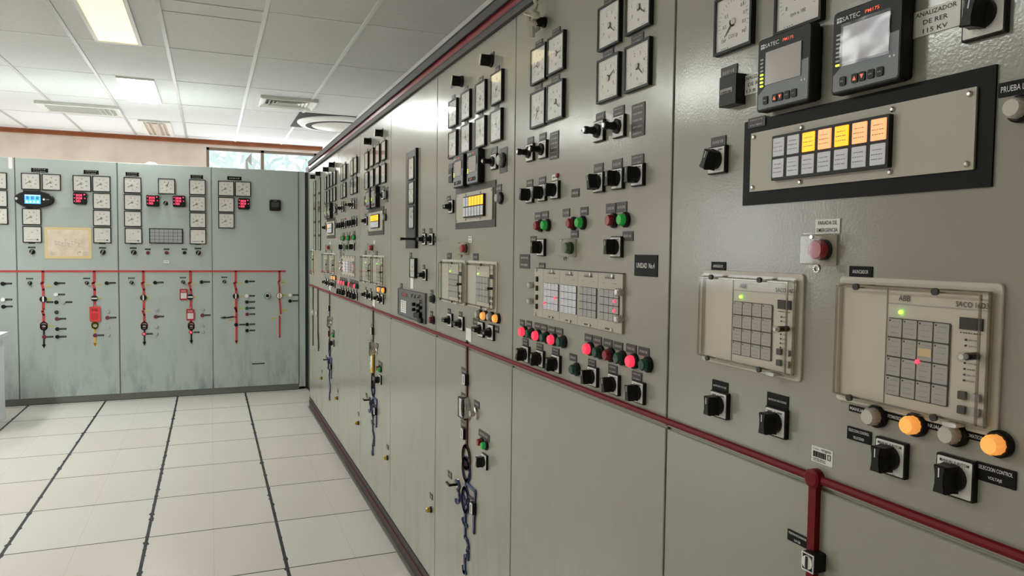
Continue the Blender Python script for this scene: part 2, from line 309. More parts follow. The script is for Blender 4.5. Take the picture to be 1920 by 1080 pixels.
# ceiling fixtures
def ceiling_light(x0, x1, y0, y1, tube, label, group='recessed ceiling light fixtures'):
    r = tag(empty('ceiling_light', ((x0+x1)/2, (y0+y1)/2, ZC)), label, 'ceiling light', group); w, l = x1-x0, y1-y0
    def frm(b):
        t = .025
        for a in ((-w/2, w/2, -l/2, -l/2+t), (-w/2, w/2, l/2-t, l/2), (-w/2, -w/2+t, -l/2+t, l/2-t), (w/2-t, w/2, -l/2+t, l/2-t)): b.box(*a, -.014, 0, 'vent_white')
    put('frame', r, build=frm, key=(round(w, 2), round(l, 2), 'lf'))
    put('diffuser', r, build=lambda b: b.box(-w/2+.025, w/2-.025, -l/2+.025, l/2-.025, -.010, -.003, tube), key=(round(w, 2), round(l, 2), tube))
    return r
LX0, LX1 = -1.565, -1.265
ceiling_light(LX0, LX1, 4.89, 6.04, 'tube_worn', 'long yellowish ceiling light fixture nearest the camera, cut by the top edge')
ceiling_light(LX0, LX1, 7.24, 8.39, 'tube_far', 'bright white ceiling light fixture in the middle of the ceiling')
ceiling_light(LX0, LX1, 2.55, 3.70, 'tube_near', 'ceiling light fixture overhead, in front of the top edge of the picture')
ceiling_light(LX0, LX1, .2, 1.35, 'tube_near', 'ceiling light fixture directly above the camera')
for k, (x_, y, tb) in enumerate(((-3.395, .2, 'tube_side'), (-3.395, 2.55, 'tube_light'), (-3.395, 4.89, 'tube_light'), (-3.395, 7.24, 'tube_far'))):
    ceiling_light(x_, x_+.3, y, y+1.15, tb, 'ceiling light outside the left edge of the picture, '+['beside the camera', 'middle of its row', 'before the far row', 'above the far row'][k])
def off_light():
    r = tag(empty('ceiling_light', ((LX0+LX1)/2, 10.15, ZC)), 'unlit beige ceiling light with open slots near the back wall', 'ceiling light', 'recessed ceiling light fixtures')
    def frm(b):
        for a in ((-.17, .17, -.57, -.53), (-.17, .17, .53, .57), (-.17, -.12, -.53, .53), (.12, .17, -.53, .53)): b.box(*a, -.02, 0, 'vent_white')
    put('frame', r, build=frm)
    put('reflector', r, build=lambda b: (b.box(-.12, .12, -.53, .53, -.004, -.001, 'vent_beige'), b.prism([(-.03, -.03), (.03, -.03), (.05, -.004), (-.05, -.004)], -.5, .5, 'vent_beige')))
    for x in (-.075, .075): put('tube', r, loc=(x, 0, -.014), build=lambda b: b.loft([[(.012*math.cos(i*.785), y, .012*math.sin(i*.785)) for i in range(8)] for y in (-.48, .48)], 'tube_off'), key='tube')
off_light()
def cpt(px, py): p = on(px, py, 2, ZC); return p[0], p[1]
def vent(x0, x1, y0, y1, label, pyramid):
    r = tag(empty('air_vent', ((x0+x1)/2, (y0+y1)/2, ZC)), label, 'air vent', 'ceiling air vents'); w, l = x1-x0, y1-y0
    def fr(b):
        t = .05
        for (a, c) in ((-w/2, w/2),):
            pass
        def rim(o, i, zo, zi):
            P = lambda s, z: [(-w/2+s, -l/2+s, z), (w/2-s, -l/2+s, z), (w/2-s, l/2-s, z), (-w/2+s, l/2-s, z)]
            b.loft([P(o, zo), P(i, zi)], 'vent_white', (False, False))
        rim(0, 0, 0, -.03); rim(0, .012, -.03, -.034); rim(.012, .065, -.034, -.008)
    put('frame', r, build=fr)
    put('duct', r, build=lambda b: b.box(-w/2+.05, w/2-.05, -l/2+.05, l/2-.05, -.003, -.001, 'vent_dark'))
    def lou(b):
        if pyramid:
            for s in (.085, .12, .155):
                P = lambda q, z: [(-w/2+q, -l/2+q, z), (w/2-q, -l/2+q, z), (w/2-q, l/2-q, z), (-w/2+q, l/2-q, z)]
                if s+.02 < min(w, l)/2: b.loft([P(s, -.026), P(s+.022, -.006)], 'vent_white', (False, False)); b.loft([P(s+.003, -.026), P(s, -.026)], 'vent_white', (False, False))
        else:
            n = 4
            for k in range(n):
                y = -l/2+.07+(l-.14)*k/(n-1); b.add([(-w/2+.06, y-.01, -.008), (w/2-.06, y-.01, -.008), (w/2-.06, y+.012, -.028), (-w/2+.06, y+.012, -.028)], [(0, 1, 2, 3)], 'vent_white')
            for k in range(3): x = w/2-.10-.05*k; b.box(x, x+.006, -l/2+.06, l/2-.06, -.03, -.008, 'vent_white')
    put('louvers', r, build=lou)
vent(-2.46, -1.70, 8.80, 9.32, 'long rectangular slotted air vent in the ceiling at left', False)
vent(-.36, .18, 7.52, 7.98, 'small square white air vent with stepped vanes near the right row', True)
def cassette():
    cx, cy = .62, 9.0
    r = tag(empty('air_conditioner', (.60, 8.78, ZC)), 'round white ceiling air conditioner cassette in a cut-out beside the right row', 'air conditioner')
    put('opening', r, build=lambda b: b.box(-.52, .14, -.50, .50, -.006, -.001, 'vent_dark'))
    def dsc(b, prof, mt, n=48): b.loft([[(rr*math.cos(2*math.pi*i/n)*.98, rr*math.sin(2*math.pi*i/n), z) for i in range(n)] for rr, z in prof], mt, (False, True))
    put('panel', r, build=lambda b: dsc(b, [(.50, -.008), (.50, -.02), (.47, -.045), (.40, -.05)], 'white'), smooth=True)
    def slot(b): dsc(b, [(.405, -.0505), (.33, -.0515)], 'vent_dark'); dsc(b, [(.335, -.052), (.32, -.06), (.0, -.068)], 'vent_white')
    put('grille', r, build=slot, smooth=True)
cassette()

# ------------------------------------------------------------------ instruments (parts of a cabinet)
class Cab:
    def __init__(s, side, edge, name, label, group):
        s.side, s.edge = side, edge
        s.o = tag(empty(name, (0, edge, 0), -math.pi/2) if side == 'R' else empty(name, (edge, 7.65, 0)), label, 'control cabinet', group)
    def P(s, px, py, p=0.):
        if s.side == 'R': a = on(px, py, 0, -p); return s.edge-a[1], a[2]
        a = on(px, py, 1, 7.65-p); return a[0]-s.edge, a[2]
def nameplate(c, x, z, w, h, lines=None, bg='grey_plate', fg='pale_ink', n=1, th=.0018, name='nameplate', lab=None, y=0, textw=.86):
    def bd(b):
        b.slab(0, 0, w, h, 0, -th, bg, .0006)
        if lines:
            k = len(lines); mx = max(len(t) for t in lines)
            for i, t in enumerate(lines):
                hh = min(h/k*.52, h*.5, w*textw/mx*1.9); b.text(t, 0, h/2-(i+.5)*h/k, hh, -th-.0003, fg, w*textw*max(.3, len(t)/mx))
        else:
            for i in range(n): b.dash(0, h/2-(i+.5)*h/n, w*.72, h/n*.34, -th-.0003, fg, 6, i+3)
    return put(name, c.o, (x, y, z), bd, key=(w, h, tuple(lines or ()), bg, fg, n, th, textw), label=lab)
DIGITS = {'v': ['0', '2', '4', '6', '8', '10'], 'a': ['0', '1', '2', '3', '4', '5'], 'w': ['0', '10', '20', '30', '40']}
def gauge(c, x, z, s=.096, ang=-118, sty='v', d=.010, lab=None, caption=None):
    k = s/.096
    def bez(b):
        b.frame(0, 0, s, s, .0045*k, 0, -d, 'black'); b.box(-s/2+.001, s/2-.001, -.002, 0, -s/2+.001, s/2-.001, 'black')
    g = put('panel_meter', c.o, (x, 0, z), bez, key=(s, d), label=lab)
    def dial(b):
        i = s/2-.0045*k
        b.box(-i, i, -d+.0035, -d+.0055, -i, i, 'dial'); y = -d+.0033
        if sty in ('v', 'a', 'w'):
            R = .034*k; dg = DIGITS[sty]
            for q in range(len(dg)*4-3):
                a = math.radians(-120+240*q/(len(dg)*4-4)); l = .004*k if q % 4 == 0 else .0022*k
                b.strip([(R*math.sin(a), R*math.cos(a)), ((R+l)*math.sin(a), (R+l)*math.cos(a))], .0006*k, y+.0002, y, 'ink', False)
            for q, t in enumerate(dg):
                a = math.radians(-120+240*q/(len(dg)-1)); b.text(t, .027*k*math.sin(a), .027*k*math.cos(a), .0078*k, y, 'ink')
            b.text({'v': 'kV', 'a': 'A', 'w': 'MW'}[sty], .001, -.026*k, .006*k, y, 'ink'); b.dash(.018*k, -.039*k, .022*k, .0015*k, y, 'grey_ink', 5)
        elif sty == 'cos':
            for q in range(25):
                a = math.radians(-130+260*q/24); b.strip([(.034*k*math.sin(a), .034*k*math.cos(a)), (.039*k*math.sin(a), .039*k*math.cos(a))], .0005, y+.0002, y, 'ink', False)
            for t, tx, tz, hh in (('0.8', .022, .022, .006), ('0.7', .029, .008, .006), ('0.5', .027, -.006, .006), ('0.5', -.018, .013, .006), ('0.3', -.023, -.004, .006), ('COS \u03c6', .0, -.024, .008), ('IND', .028, -.022, .005), ('CAP', -.024, -.027, .005)): b.text(t, tx, tz, hh, y, 'ink')
            b.dash(-.02, -.040, .02, .002, y, 'grey_ink', 4)
        elif sty == 'rpm':
            for q in range(25):
                a = math.radians(-120+240*q/24); b.strip([(.034*math.sin(a), .034*math.cos(a)), (.039*math.sin(a), .039*math.cos(a))], .0005, y+.0002, y, 'ink', False)
            for t, a in (('0', -118), ('2', -70), ('4', -20), ('6', 20), ('8', 70), ('10', 112)): b.text(t, .027*math.sin(math.radians(a)), .027*math.cos(math.radians(a)), .006, y, 'ink')
            b.text('rpm x 100', 0, -.025, .0075, y, 'ink'); b.dash(-.018, -.040, .02, .002, y, 'grey_ink', 4)
        elif sty == 'f':
            for q in range(13):
                a = math.radians(-90+90*q/12); cx, cz = .032*k, -.028*k; R = .058*k
                b.strip([(cx+R*math.sin(a), cz+R*math.cos(a)), (cx+(R+.004*k)*math.sin(a), cz+(R+.004*k)*math.cos(a))], .0007*k, y+.0002, y, 'ink', False)
            for t, tx, tz in (('0', -.017, -.012), ('20', 0, .013), ('40', .027, .024)): b.text(t, tx*k, tz*k, .006*k, y, 'ink')
            b.strip([(-.030*k, -.0295*k), (.034*k, -.0295*k)], .0016*k, y+.0002, y-.0002, 'ink', False)
        elif sty == 'edge':
            for q in range(21): zz = -.04*k+.08*k*q/20; b.strip([(.0, zz), (.008*k if q % 5 == 0 else .005*k, zz)], .0006, y+.0002, y, 'ink', False)
    put('dial', g, (0, 0, 0), dial, key=(s, d, sty))
    def nd(b):
        y = -d+.0024
        if sty == 'f': b.lathe(.026*k, -.030*k, [(.0045*k, y+.001), (.0045*k, y-.0006)], 'ink', 12); return
        if sty == 'edge': b.strip([(-.01, 0), (.012, 0)], .0012, y+.0004, y, 'ink'); return
        a = math.radians(ang); L = .030*k
        b.add([(-.0022*k*math.cos(a), y, .0022*k*math.sin(a)), (.0022*k*math.cos(a), y, -.0022*k*math.sin(a)), (.0008*k*math.cos(a)+L*math.sin(a), y, -.0008*k*math.sin(a)+L*math.cos(a)), (-.0008*k*math.cos(a)+L*math.sin(a), y, .0008*k*math.sin(a)+L*math.cos(a))], [(0, 1, 2, 3)], 'ink')
        b.lathe(0, 0, [(.0062*k, y+.001), (.0062*k, y-.0006)], 'cream_light', 16); b.ring(0, 0, .0068*k, .0068*k, .003*k, y, y-.0009, 'ink', 90-ang-75, 90-ang+75, 10)
    put('needle', g, (0, 0, 0), nd, key=(s, d, sty, round(ang)))
    put('glass', g, (0, 0, 0), lambda b: b.box(-s/2+.0045*k, s/2-.0045*k, -d+.0004, -d+.0009, -s/2+.0045*k, s/2-.0045*k, 'glass'), key=(s, d))
    return g
def switch(c, x, z, s=.048, ang=0, kind='knob', txt=None):
    def body(b):
        b.slab(0, 0, s, s, 0, -.013, 'black', .002, .001)
        b.slab(-.0, 0, s-.005, s-.005, -.013, -.0137, 'white', .0015)
        if txt: b.text(txt, 0, s*.36, .0038, -.0141, 'ink', s*.76)
        else: b.dash(-s*.25, s*.36, s*.26, .002, -.0141, 'ink', 4); b.dash(s*.25, s*.36, s*.26, .002, -.0141, 'ink', 4, 5)
        b.text('0', 0, s*.36, .003, -.0142, 'ink') if not txt else None
    g = put('rotary_switch', c.o, (x, .0058, z), body, key=(s, txt))
    def knob(b):
        b.lathe(0, 0, [(.0165, -.0137), (.0165, -.019), (.0150, -.021)], 'black', 20)
        def sec(y, L, wd, wst): return [(q[0], y, q[1]) for q in ((-wd, -L), (-wst, -L*.35), (-wst, L*.35), (-wd, L), (wd, L), (wst, L*.35), (wst, -L*.35), (wd, -L))]
        b.loft([sec(-.018, .0168, .0100, .0100), sec(-.026, .0158, .0088, .0076), sec(-.037, .0164, .0078, .0060), sec(-.0392, .0152, .0068, .0052)], 'black')
        b.box(-.0008, .0008, -.0397, -.038, .003, .014, 'white_ink')
    def long(b):
        b.lathe(0, 0, [(.016, -.0137), (.016, -.020), (.012, -.022)], 'black', 8)
        b.lathe(0, 0, [(.0095, -.02), (.0085, -.028), (.0075, -.036), (.009, -.040), (.009, -.047), (.007, -.049)], 'black', 12)
        b.box(-.002, .002, -.050, -.040, -.011, .011, 'black'); b.lathe(0, 0, [(.006, -.049), (.005, -.0505)], 'silver', 10)
    put('knob', g, (0, 0, 0), {'knob': knob, 'long': long}[kind], key=kind, rot=(0, math.radians(ang), 0), smooth=(kind == 'long'))
    return g
def lamp(c, x, z, col, r=.0118, lab=None, L=.02):
    g = put('indicator_lamp', c.o, (x, 0, z), lambda b: b.lathe(0, 0, [(r*1.32, 0), (r*1.32, -.006), (r*1.15, -.0085), (r*1.02, -.0085)], 'black', 24), key=('lamp', r), smooth=True, label=lab)
    def lens(b):
        n = 24; rings = []
        for rr, y in ((1., -.006), (1., -L*.78), (.93, -L*.9), (.80, -L)):
            rings.append([(r*rr*(1-(.06 if i % 2 else 0) if rr > .9 else 1)*math.cos(2*math.pi*i/n), y, r*rr*(1-(.06 if i % 2 else 0) if rr > .9 else 1)*math.sin(2*math.pi*i/n)) for i in range(n)])
        rings[-1] = [(r*rr_*math.cos(2*math.pi*i/n), -L, r*rr_*math.sin(2*math.pi*i/n)) for i in range(n) for rr_ in (.78,)]
        b.loft(rings, col)
    put('lens', g, (0, 0, 0), lens, key=(col, r, L)); return g
def dot(c, x, z, r, mt, d=.004, name='indicator', lab=None):
    return put(name, c.o, (x, 0, z), lambda b: b.lathe(0, 0, [(r, 0), (r, -d*.8), (r*.8, -d)], mt, 16), key=(r, mt, d), label=lab)
def small_knob(c, x, z, r=.018):
    g = put('selector_knob', c.o, (x, 0, z), lambda b: b.lathe(0, 0, [(r, 0), (r, -.006), (r*.8, -.008)], 'black', 20), key=('sk', r), smooth=True)
    put('grip', g, (0, 0, 0), lambda b: (b.lathe(0, 0, [(r*.62, -.007), (r*.5, -.032)], 'black', 12), b.box(-r*.2, r*.2, -.038, -.007, -r*.85, r*.85, 'black'), b.box(-r*.22, r*.22, -.040, -.037, -r*.85, r*.85, 'silver')), key=('grip', r), rot=(0, math.radians(25), 0)); return g
def covered_button(c, x, z, col, lab):
    s = .044; d = .030
    g = put('covered_push_button', c.o, (x, 0, z), lambda b: b.slab(0, 0, s, s, 0, -.003, 'cream', .002), key='cpb', label=lab)
    put('button', g, (0, 0, 0), lambda b: (b.lathe(0, 0, [(.0150, -.003), (.0150, -.010)], 'black', 24), b.lathe(0, 0, [(.0135, -.010), (.0135, -.020), (.012, -.022)], col, 24)), key=col, smooth=True)
    def cov(b):
        b.slab(0, 0, s, s, -.003, -d, 'plastic_clear', .004, .003)
        b.box(-.0012, .0012, -d-.001, -.008-.02, -s/2+.008, s/2-.004, 'plastic_clear')
    put('clear_cover', g, (0, 0, 0), cov, key='cov')
    put('hinge', g, (0, 0, 0), lambda b: (b.box(-s/2+.003, s/2-.003, -.026, -.004, s/2, s/2+.002, 'plastic_clear'), b.lathe(.004, s/2-.004, [(.0028, -d-.001), (.0028, -d-.003)], 'silver', 10)), key='hng')
    put('padlock_hasp', g, (0, 0, 0), lambda b: (b.ring(.006, -s/2-.005, .005, .005, .0022, -.02, -.024, 'silver', n=10), b.box(-.002, .014, -.030, -.016, -s/2-.004, -s/2, 'plastic_clear')), key='hasp')
    return g
def relay(c, x, z, w, h, model='', red=False, screws=True):
    """protection relay behind a clear cover; x,z centre of its back plate"""
    fx = w*.0
    g = put('relay', c.o, (x, 0, z), lambda b: (b.slab(0, 0, w, h, 0, -.004, 'cream_light', .006, .001), b.slab(fx, 0, w-.020, h-.018, -.004, -.008, 'cream_light', .004)), key=(w, h), label='protection relay %s behind a clear cover' % ('with a lit red light' if red else 'with a green light'))
    x0 = -w/2+.012; x1 = w/2-.012; z1 = h/2-.012; z0 = -h/2+.012; xs = x0+(x1-x0)*.345
    def face(b):
        y = -.0085
        b.box(xs, xs+.0008, y-.0008, y+.001, z0, z1, 'key_grey'); b.box(xs, x1, y-.0008, y+.001, z1-.020, z1-.0192, 'key_grey')
        b.text('ABB', xs+.026, z1-.012, .0072, y-.0006, 'ink'); b.text(model or 'SACO 16D', x1-.020, z1-.014, .0065, y-.0006, 'ink', .040)
        b.box(x1-.034, x1-.006, y-.0015, y, z1-.043, z1-.029, 'black'); b.dash(x1-.02, z1-.047, .026, .0015, y-.0006, 'ink', 8)
        for i in range(8):
            zz = z1-.055-i*.0068
            if i in (2, 3): continue
            b.lathe(x1-.026, zz, [(.0013, y), (.0013, y-.001)], 'ink', 8); b.dash(x1-.017, zz, .010, .0017, y-.0006, 'grey_ink', 4, i)
    put('face_plate', g, (0, 0, 0), face, key=(w, h, model))
    kx0, kx1, kz1, kz0 = xs+.004, x1-.045, z1-.038, z0+.012
    def keys(b):
        y = -.009; b.slab((kx0+kx1)/2, (kz0+kz1)/2, kx1-kx0, kz1-kz0, y+.001, y-.0008, 'ink', .002)
        dx, dz = (kx1-kx0)/4, (kz1-kz0)/4
        for i in range(4):
            for j in range(4):
                cx, cz = kx0+dx*(i+.5), kz0+dz*(j+.5); b.slab(cx, cz, dx-.0020, dz-.0020, y, y-.0016, 'key_grey', .0012)
                b.lathe(cx-dx*.34, cz+dz*.36, [(.0011, y-.0016), (.0011, y-.002)], 'ink', 8)
                for q in range(3): b.dash(cx+(.002 if q == 0 else 0), cz+dz*(.3-.28*q), dx*.55, .0011, y-.0018, 'grey_ink', 5, i*4+j+q)
    put('alarm_keys', g, (0, 0, 0), keys, key=(w, h))
    put('green_light', g, (0, 0, 0), lambda b: b.lathe(xs+.022, z1-.030, [(.0026, -.009), (.0026, -.011), (.0015, -.0125)], 'led_green', 10), key=(w, h))
    if red:
        dx, dz = (kx1-kx0)/4, (kz1-kz0)/4
        put('red_light', g, (0, 0, 0), lambda b: b.lathe(kx0+dx*2.1, kz0+dz*1.95, [(.0030, -.0105), (.0030, -.012), (.0015, -.0135)], 'led_red', 10), key=(w, h))
        put('yellow_sticker', g, (0, 0, 0), lambda b: b.box(kx0+dx*2.1, kx0+dx*2.95, -.0112, -.0106, kz0+dz*2.25, kz0+dz*2.65, 'tape'), key=(w, h))
    def btn(b):
        for i in (0, 1):
            for j in (0, 1): cx, cz = x1-.026+i*.017, z0+.030-j*.017; b.slab(cx, cz, .009, .0095, -.009, -.013, 'key_grey' if i else 'grey_plate', .001)
    put('push_buttons', g, (0, 0, 0), btn, key=(w, h))
    put('reset_pin', g, (0, 0, 0), lambda b: (b.lathe(x1-.012, z1-.072, [(.0045, -.009), (.0045, -.026)], 'black', 12), b.lathe(x1-.012, z1-.072, [(.006, -.024), (.006, -.034), (.004, -.036)], 'plastic_clear', 14), b.lathe(x1-.012, z1-.072, [(.003, -.026), (.003, -.035)], 'white', 12)), key=(w, h))
    D = .024
    def cov(b):
        W_, H_ = w-.012, h-.012
        A = [(px_, -.004, pz) for px_, pz in b.rrect(0, 0, W_, H_, .006)]; B = [(px_, -.012, pz) for px_, pz in b.rrect(0, 0, W_, H_, .006)]
        C_ = [(px_, -.012, pz) for px_, pz in b.rrect(0, 0, W_-.008, H_-.008, .005)]; D_ = [(px_, -D+.004, pz) for px_, pz in b.rrect(0, 0, W_-.010, H_-.010, .005)]
        E_ = [(px_, -D, pz) for px_, pz in b.rrect(0, 0, W_-.018, H_-.018, .004)]
        b.loft([A, B, C_, D_, E_], 'plastic_clear', (False, True))
        b.frame(0, 0, W_-.012, H_-.012, .0022, -D+.0035, -D+.001, 'plastic_edge')
        b.frame(0, 0, W_-.006, H_-.006, .0016, -.013, -.008, 'plastic_edge')
    put('clear_cover', g, (0, 0, 0), cov, key=(w, h))
    def scr(b):
        for sx, sz in ((-.28, .5), (.22, .5), (-.30, -.5), (.24, -.5)):
            put('cover_screw', g, (sx*w, 0, sz*h*.86), lambda b: (b.lathe(0, 0, [(.0034, -.018), (.0034, -D-.004)], 'plastic_clear', 12), b.lathe(0, 0, [(.0045, -D-.002), (.0045, -D-.006)], 'grey_plate', 14)), key='csc')
    scr(None); put('latch', g, (.30*w, 0, -h/2+.006), lambda b: b.slab(0, 0, .018, .005, -.006, -.020, 'white', .002), key='latch'); return g
def analyzer(c, x, z, filmed=False, leds=4, s=.112, near=True):
    d = .024
    g = put('power_analyzer', c.o, (x, 0, z), lambda b: (b.slab(0, 0, s-.006, s-.006, 0, -.008, 'black', .004), b.slab(0, 0, s, s, -.008, -d, 'black', .006, .002)), key='sat', label='black square power analyzer with a grey screen')
    def face(b):
        y = -d-.0004; pts = [(-.052, -.030)]
        for i in range(9): t = i/8; pts.append((-.052+t*.064, -.030+.034*math.sin(t*1.4)))
        pts += [(.052, .006), (.052, -.050), (.050, -.052), (-.050, -.052), (-.052, -.050)]
        b.prism(pts, y+.0006, y, 'satec_grey')
        b.box(-.048, -.0445, y-.0003, y, .040, .0435, 'white_ink'); b.box(-.0435, -.040, y-.0003, y, .040, .0435, 'white_ink'); b.box(-.048, -.0445, y-.0003, y, .0445, .047, 'white_ink'); b.box(-.0435, -.040, y-.0003, y, .0445, .047, 'white_ink')
        b.text('SATEC', -.024, .0435, .0062, y-.0003, 'white_ink', .030); b.text('PM175', .010, .0435, .0045, y-.0003, 'arrow_red', .022)
        for q in range(8): b.strip([(-.047, .024-q*.0058), (-.0425, .024-q*.0058)], .0026, y, y-.0005, 'white_ink' if q < 8-leds else 'led_yellow')
        b.lathe(.040, -.024, [(.0016, y), (.0016, y-.0006)], 'led_red' if False else 'white_ink', 8); b.lathe(.046, -.024, [(.0016, y), (.0016, y-.0006)], 'white_ink', 8)
        for q in range(5):
            cx = (-.034, -.014, -.002, .012, .026)[q]; b.slab(cx, -.040, .010, .012, y, y-.0018, 'black', .002)
            if q == 1: b.add([(cx-.003, y-.002, -.043), (cx+.003, y-.002, -.043), (cx, y-.002, -.037)], [(0, 1, 2)], 'arrow_red')
            elif q == 2: b.add([(cx-.003, y-.002, -.037), (cx, y-.002, -.043), (cx+.003, y-.002, -.037)], [(0, 1, 2)], 'arrow_red')
            else: b.dash(cx, -.040, .006, .002, y-.0021, 'pale_ink', 2, q)
    put('face', g, (0, 0, 0), face, key=leds)
    put('screen', g, (0, 0, 0), lambda b: b.box(-.036, .038, -d-.0016, -d, -.017, .033, 'screen_grey'), key='scr')
    if filmed:
        def film(b):
            rr = random.Random(5); n = 7; V = []
            for i in range(n+1):
                for j in range(n+1): V.append((-.0385+.079*i/n, -d-.0022-rr.uniform(0, .0022)*(1 if i in (0, 1, n-1, n) or j in (0, 1, n-1, n) else .25), -.0205+.057*j/n))
            b.add(V, [(i*(n+1)+j, (i+1)*(n+1)+j, (i+1)*(n+1)+j+1, i*(n+1)+j+1) for i in range(n) for j in range(n)], 'film')
        put('protective_film', g, (0, 0, 0), film, key='film', smooth=True)
    return g
def alarm_panel(c, x, z, w=.42, h=.140, lit=('lens_off', 'lens_off', 'lens_yellow', 'lens_peach', 'lens_yellow', 'lens_peach', 'lens_peach'), gx=-.022, lab=None, base='black_plate'):
    g = put('alarm_panel', c.o, (x, 0, z), lambda b: b.slab(0, 0, w, h, 0, -.003, base, .0008), key=(w, h, base), label='black bordered alarm panel with five lit orange windows')
    iw, ih = w*.905, h*.69
    put('face_plate', g, (0, 0, 0), lambda b: b.slab(0, 0, iw, ih, -.003, -.006, 'cream', .0008), key=(w, h))
    def scr(b):
        for sx in (-.5, -.215, .215, .5):
            for sz in (-1, 1): put('screw', g, (sx*(iw-.016), 0, sz*(ih/2-.007)), lambda b: b.lathe(0, 0, [(.0038, -.006), (.0036, -.0075), (.002, -.009)], 'silver', 12), key='scr')
    scr(None)
    gw, gh = .212*w/.42, .070*h/.140; px_ = gw/7
    put('window_frame', g, (gx, 0, 0), lambda b: b.slab(0, 0, gw, gh, -.006, -.014, 'black', .001), key=(w, h))
    for i in range(7):
        for j in (0, 1):
            mt = lit[i] if j else 'lens_off'
            def ln(b):
                b.slab(0, 0, px_*.80, gh*.41, -.0135, -.0152, mt, .0012, .0005)
                for q in range(3): b.dash(0, gh*.09-q*gh*.09, px_*(.62-.1*(q == 0)), .0013, -.0155, 'grey_ink', 5, i*3+j*7+q)
            put('alarm_window', g, (gx-gw/2+(i+.5)*px_, 0, (j-.5)*gh*.47), ln, key=(w, i, j, mt), label='lit orange window' if mt != 'lens_off' else None)
    return g
def lock(c, x, z, mt='brass'):
    g = put('door_lock', c.o, (x, 0, z), lambda b: b.lathe(0, 0, [(.013, 0), (.013, -.006), (.011, -.008)], 'black', 16), key='lk'+mt, smooth=True)
    put('barrel', g, (0, 0, 0), lambda b: (b.lathe(0, 0, [(.010, -.007), (.010, -.020), (.008, -.022)], mt, 16), b.box(-.001, .001, -.0228, -.021, -.006, .006, 'ink')), key='bl'+mt, smooth=True)
    return g

# ------------------------------------------------------------------ right-hand row of cabinets
ZB = 1.107; RZ0, RZT = .094, 2.108
def cabinet_body(c, w, left_joint=True):
    def body(b):
        b.box(.001, w-.001, .006, .60, 0.0, 2.17, 'beige_paint')
        b.box(0.0002, .0036, .0015, .02, RZ0, RZT, 'seam_dark')
    put('body', c.o, build=body)
    put('upper_panel', c.o, build=lambda b: b.slab(w/2, (ZB-.012+RZT)/2, w-.0055, RZT-ZB+.012, .008, 0, 'beige_paint', .001, .0015))
    put('lower_door', c.o, build=lambda b: b.slab(w/2, (RZ0+ZB-.0165)/2, w-.0055, ZB-.0165-RZ0, .008, 0, 'beige_paint', .001, .0015))
    def corn(b):
        b.box(.0008, w-.0008, -.012, .03, 2.166, 2.198, 'trim_grey'); b.box(.0008, w-.0008, -.012, .03, 2.162, 2.166, 'trim_dark')
        b.box(.0008, w-.0008, -.003, .03, 2.132, 2.162, 'trim_red')
        b.box(.0008, w-.0008, -.012, .03, 2.127, 2.132, 'trim_dark'); b.box(.0008, w-.0008, -.012, .03, 2.108, 2.127, 'trim_grey')
        b.box(.0008, w-.0008, -.013, -.011, 2.193, 2.198, 'trim_dark')
    put('cornice', c.o, build=corn, label='grey cornice with a red channel')
    def plin(b):
        b.box(0, w, -.004, .02, .060, RZ0-.002, 'plinth_dark'); b.box(0, w, -.008, .02, .050, .060, 'plinth_red'); b.box(0, w, -.006, .02, .008, .050, 'plinth_dark'); b.box(0, w, -.020, .02, 0.0, .008, 'plinth_grey')
    put('plinth', c.o, build=plin)
def bus(c, x0, x1, mt='mimic_red'):
    def bd(b):
        n = 8; R = .0066
        b.loft([[(x, -R*.2+R*math.cos(2*math.pi*i/n)*.9-.003, ZB+R*math.sin(2*math.pi*i/n)) for i in range(n)] for x in (x0, x1)], mt)
    put('mimic_bus', c.o, build=bd, label='dark red mimic bus bar')
def lines(c, name, segs, lab=None):
    """segs: (points in the picture, width, material); flat painted profiles fixed to the door"""
    def bd(b):
        for pts, w, mt in segs: b.strip([c.P(*p) for p in pts], w, 0, -.004, mt)
    return put(name, c.o, build=bd, label=lab)
GR = 'control cabinets in the right-hand row'
E = [1.198+.7935*k for k in range(9)]           # cabinet seams along the row
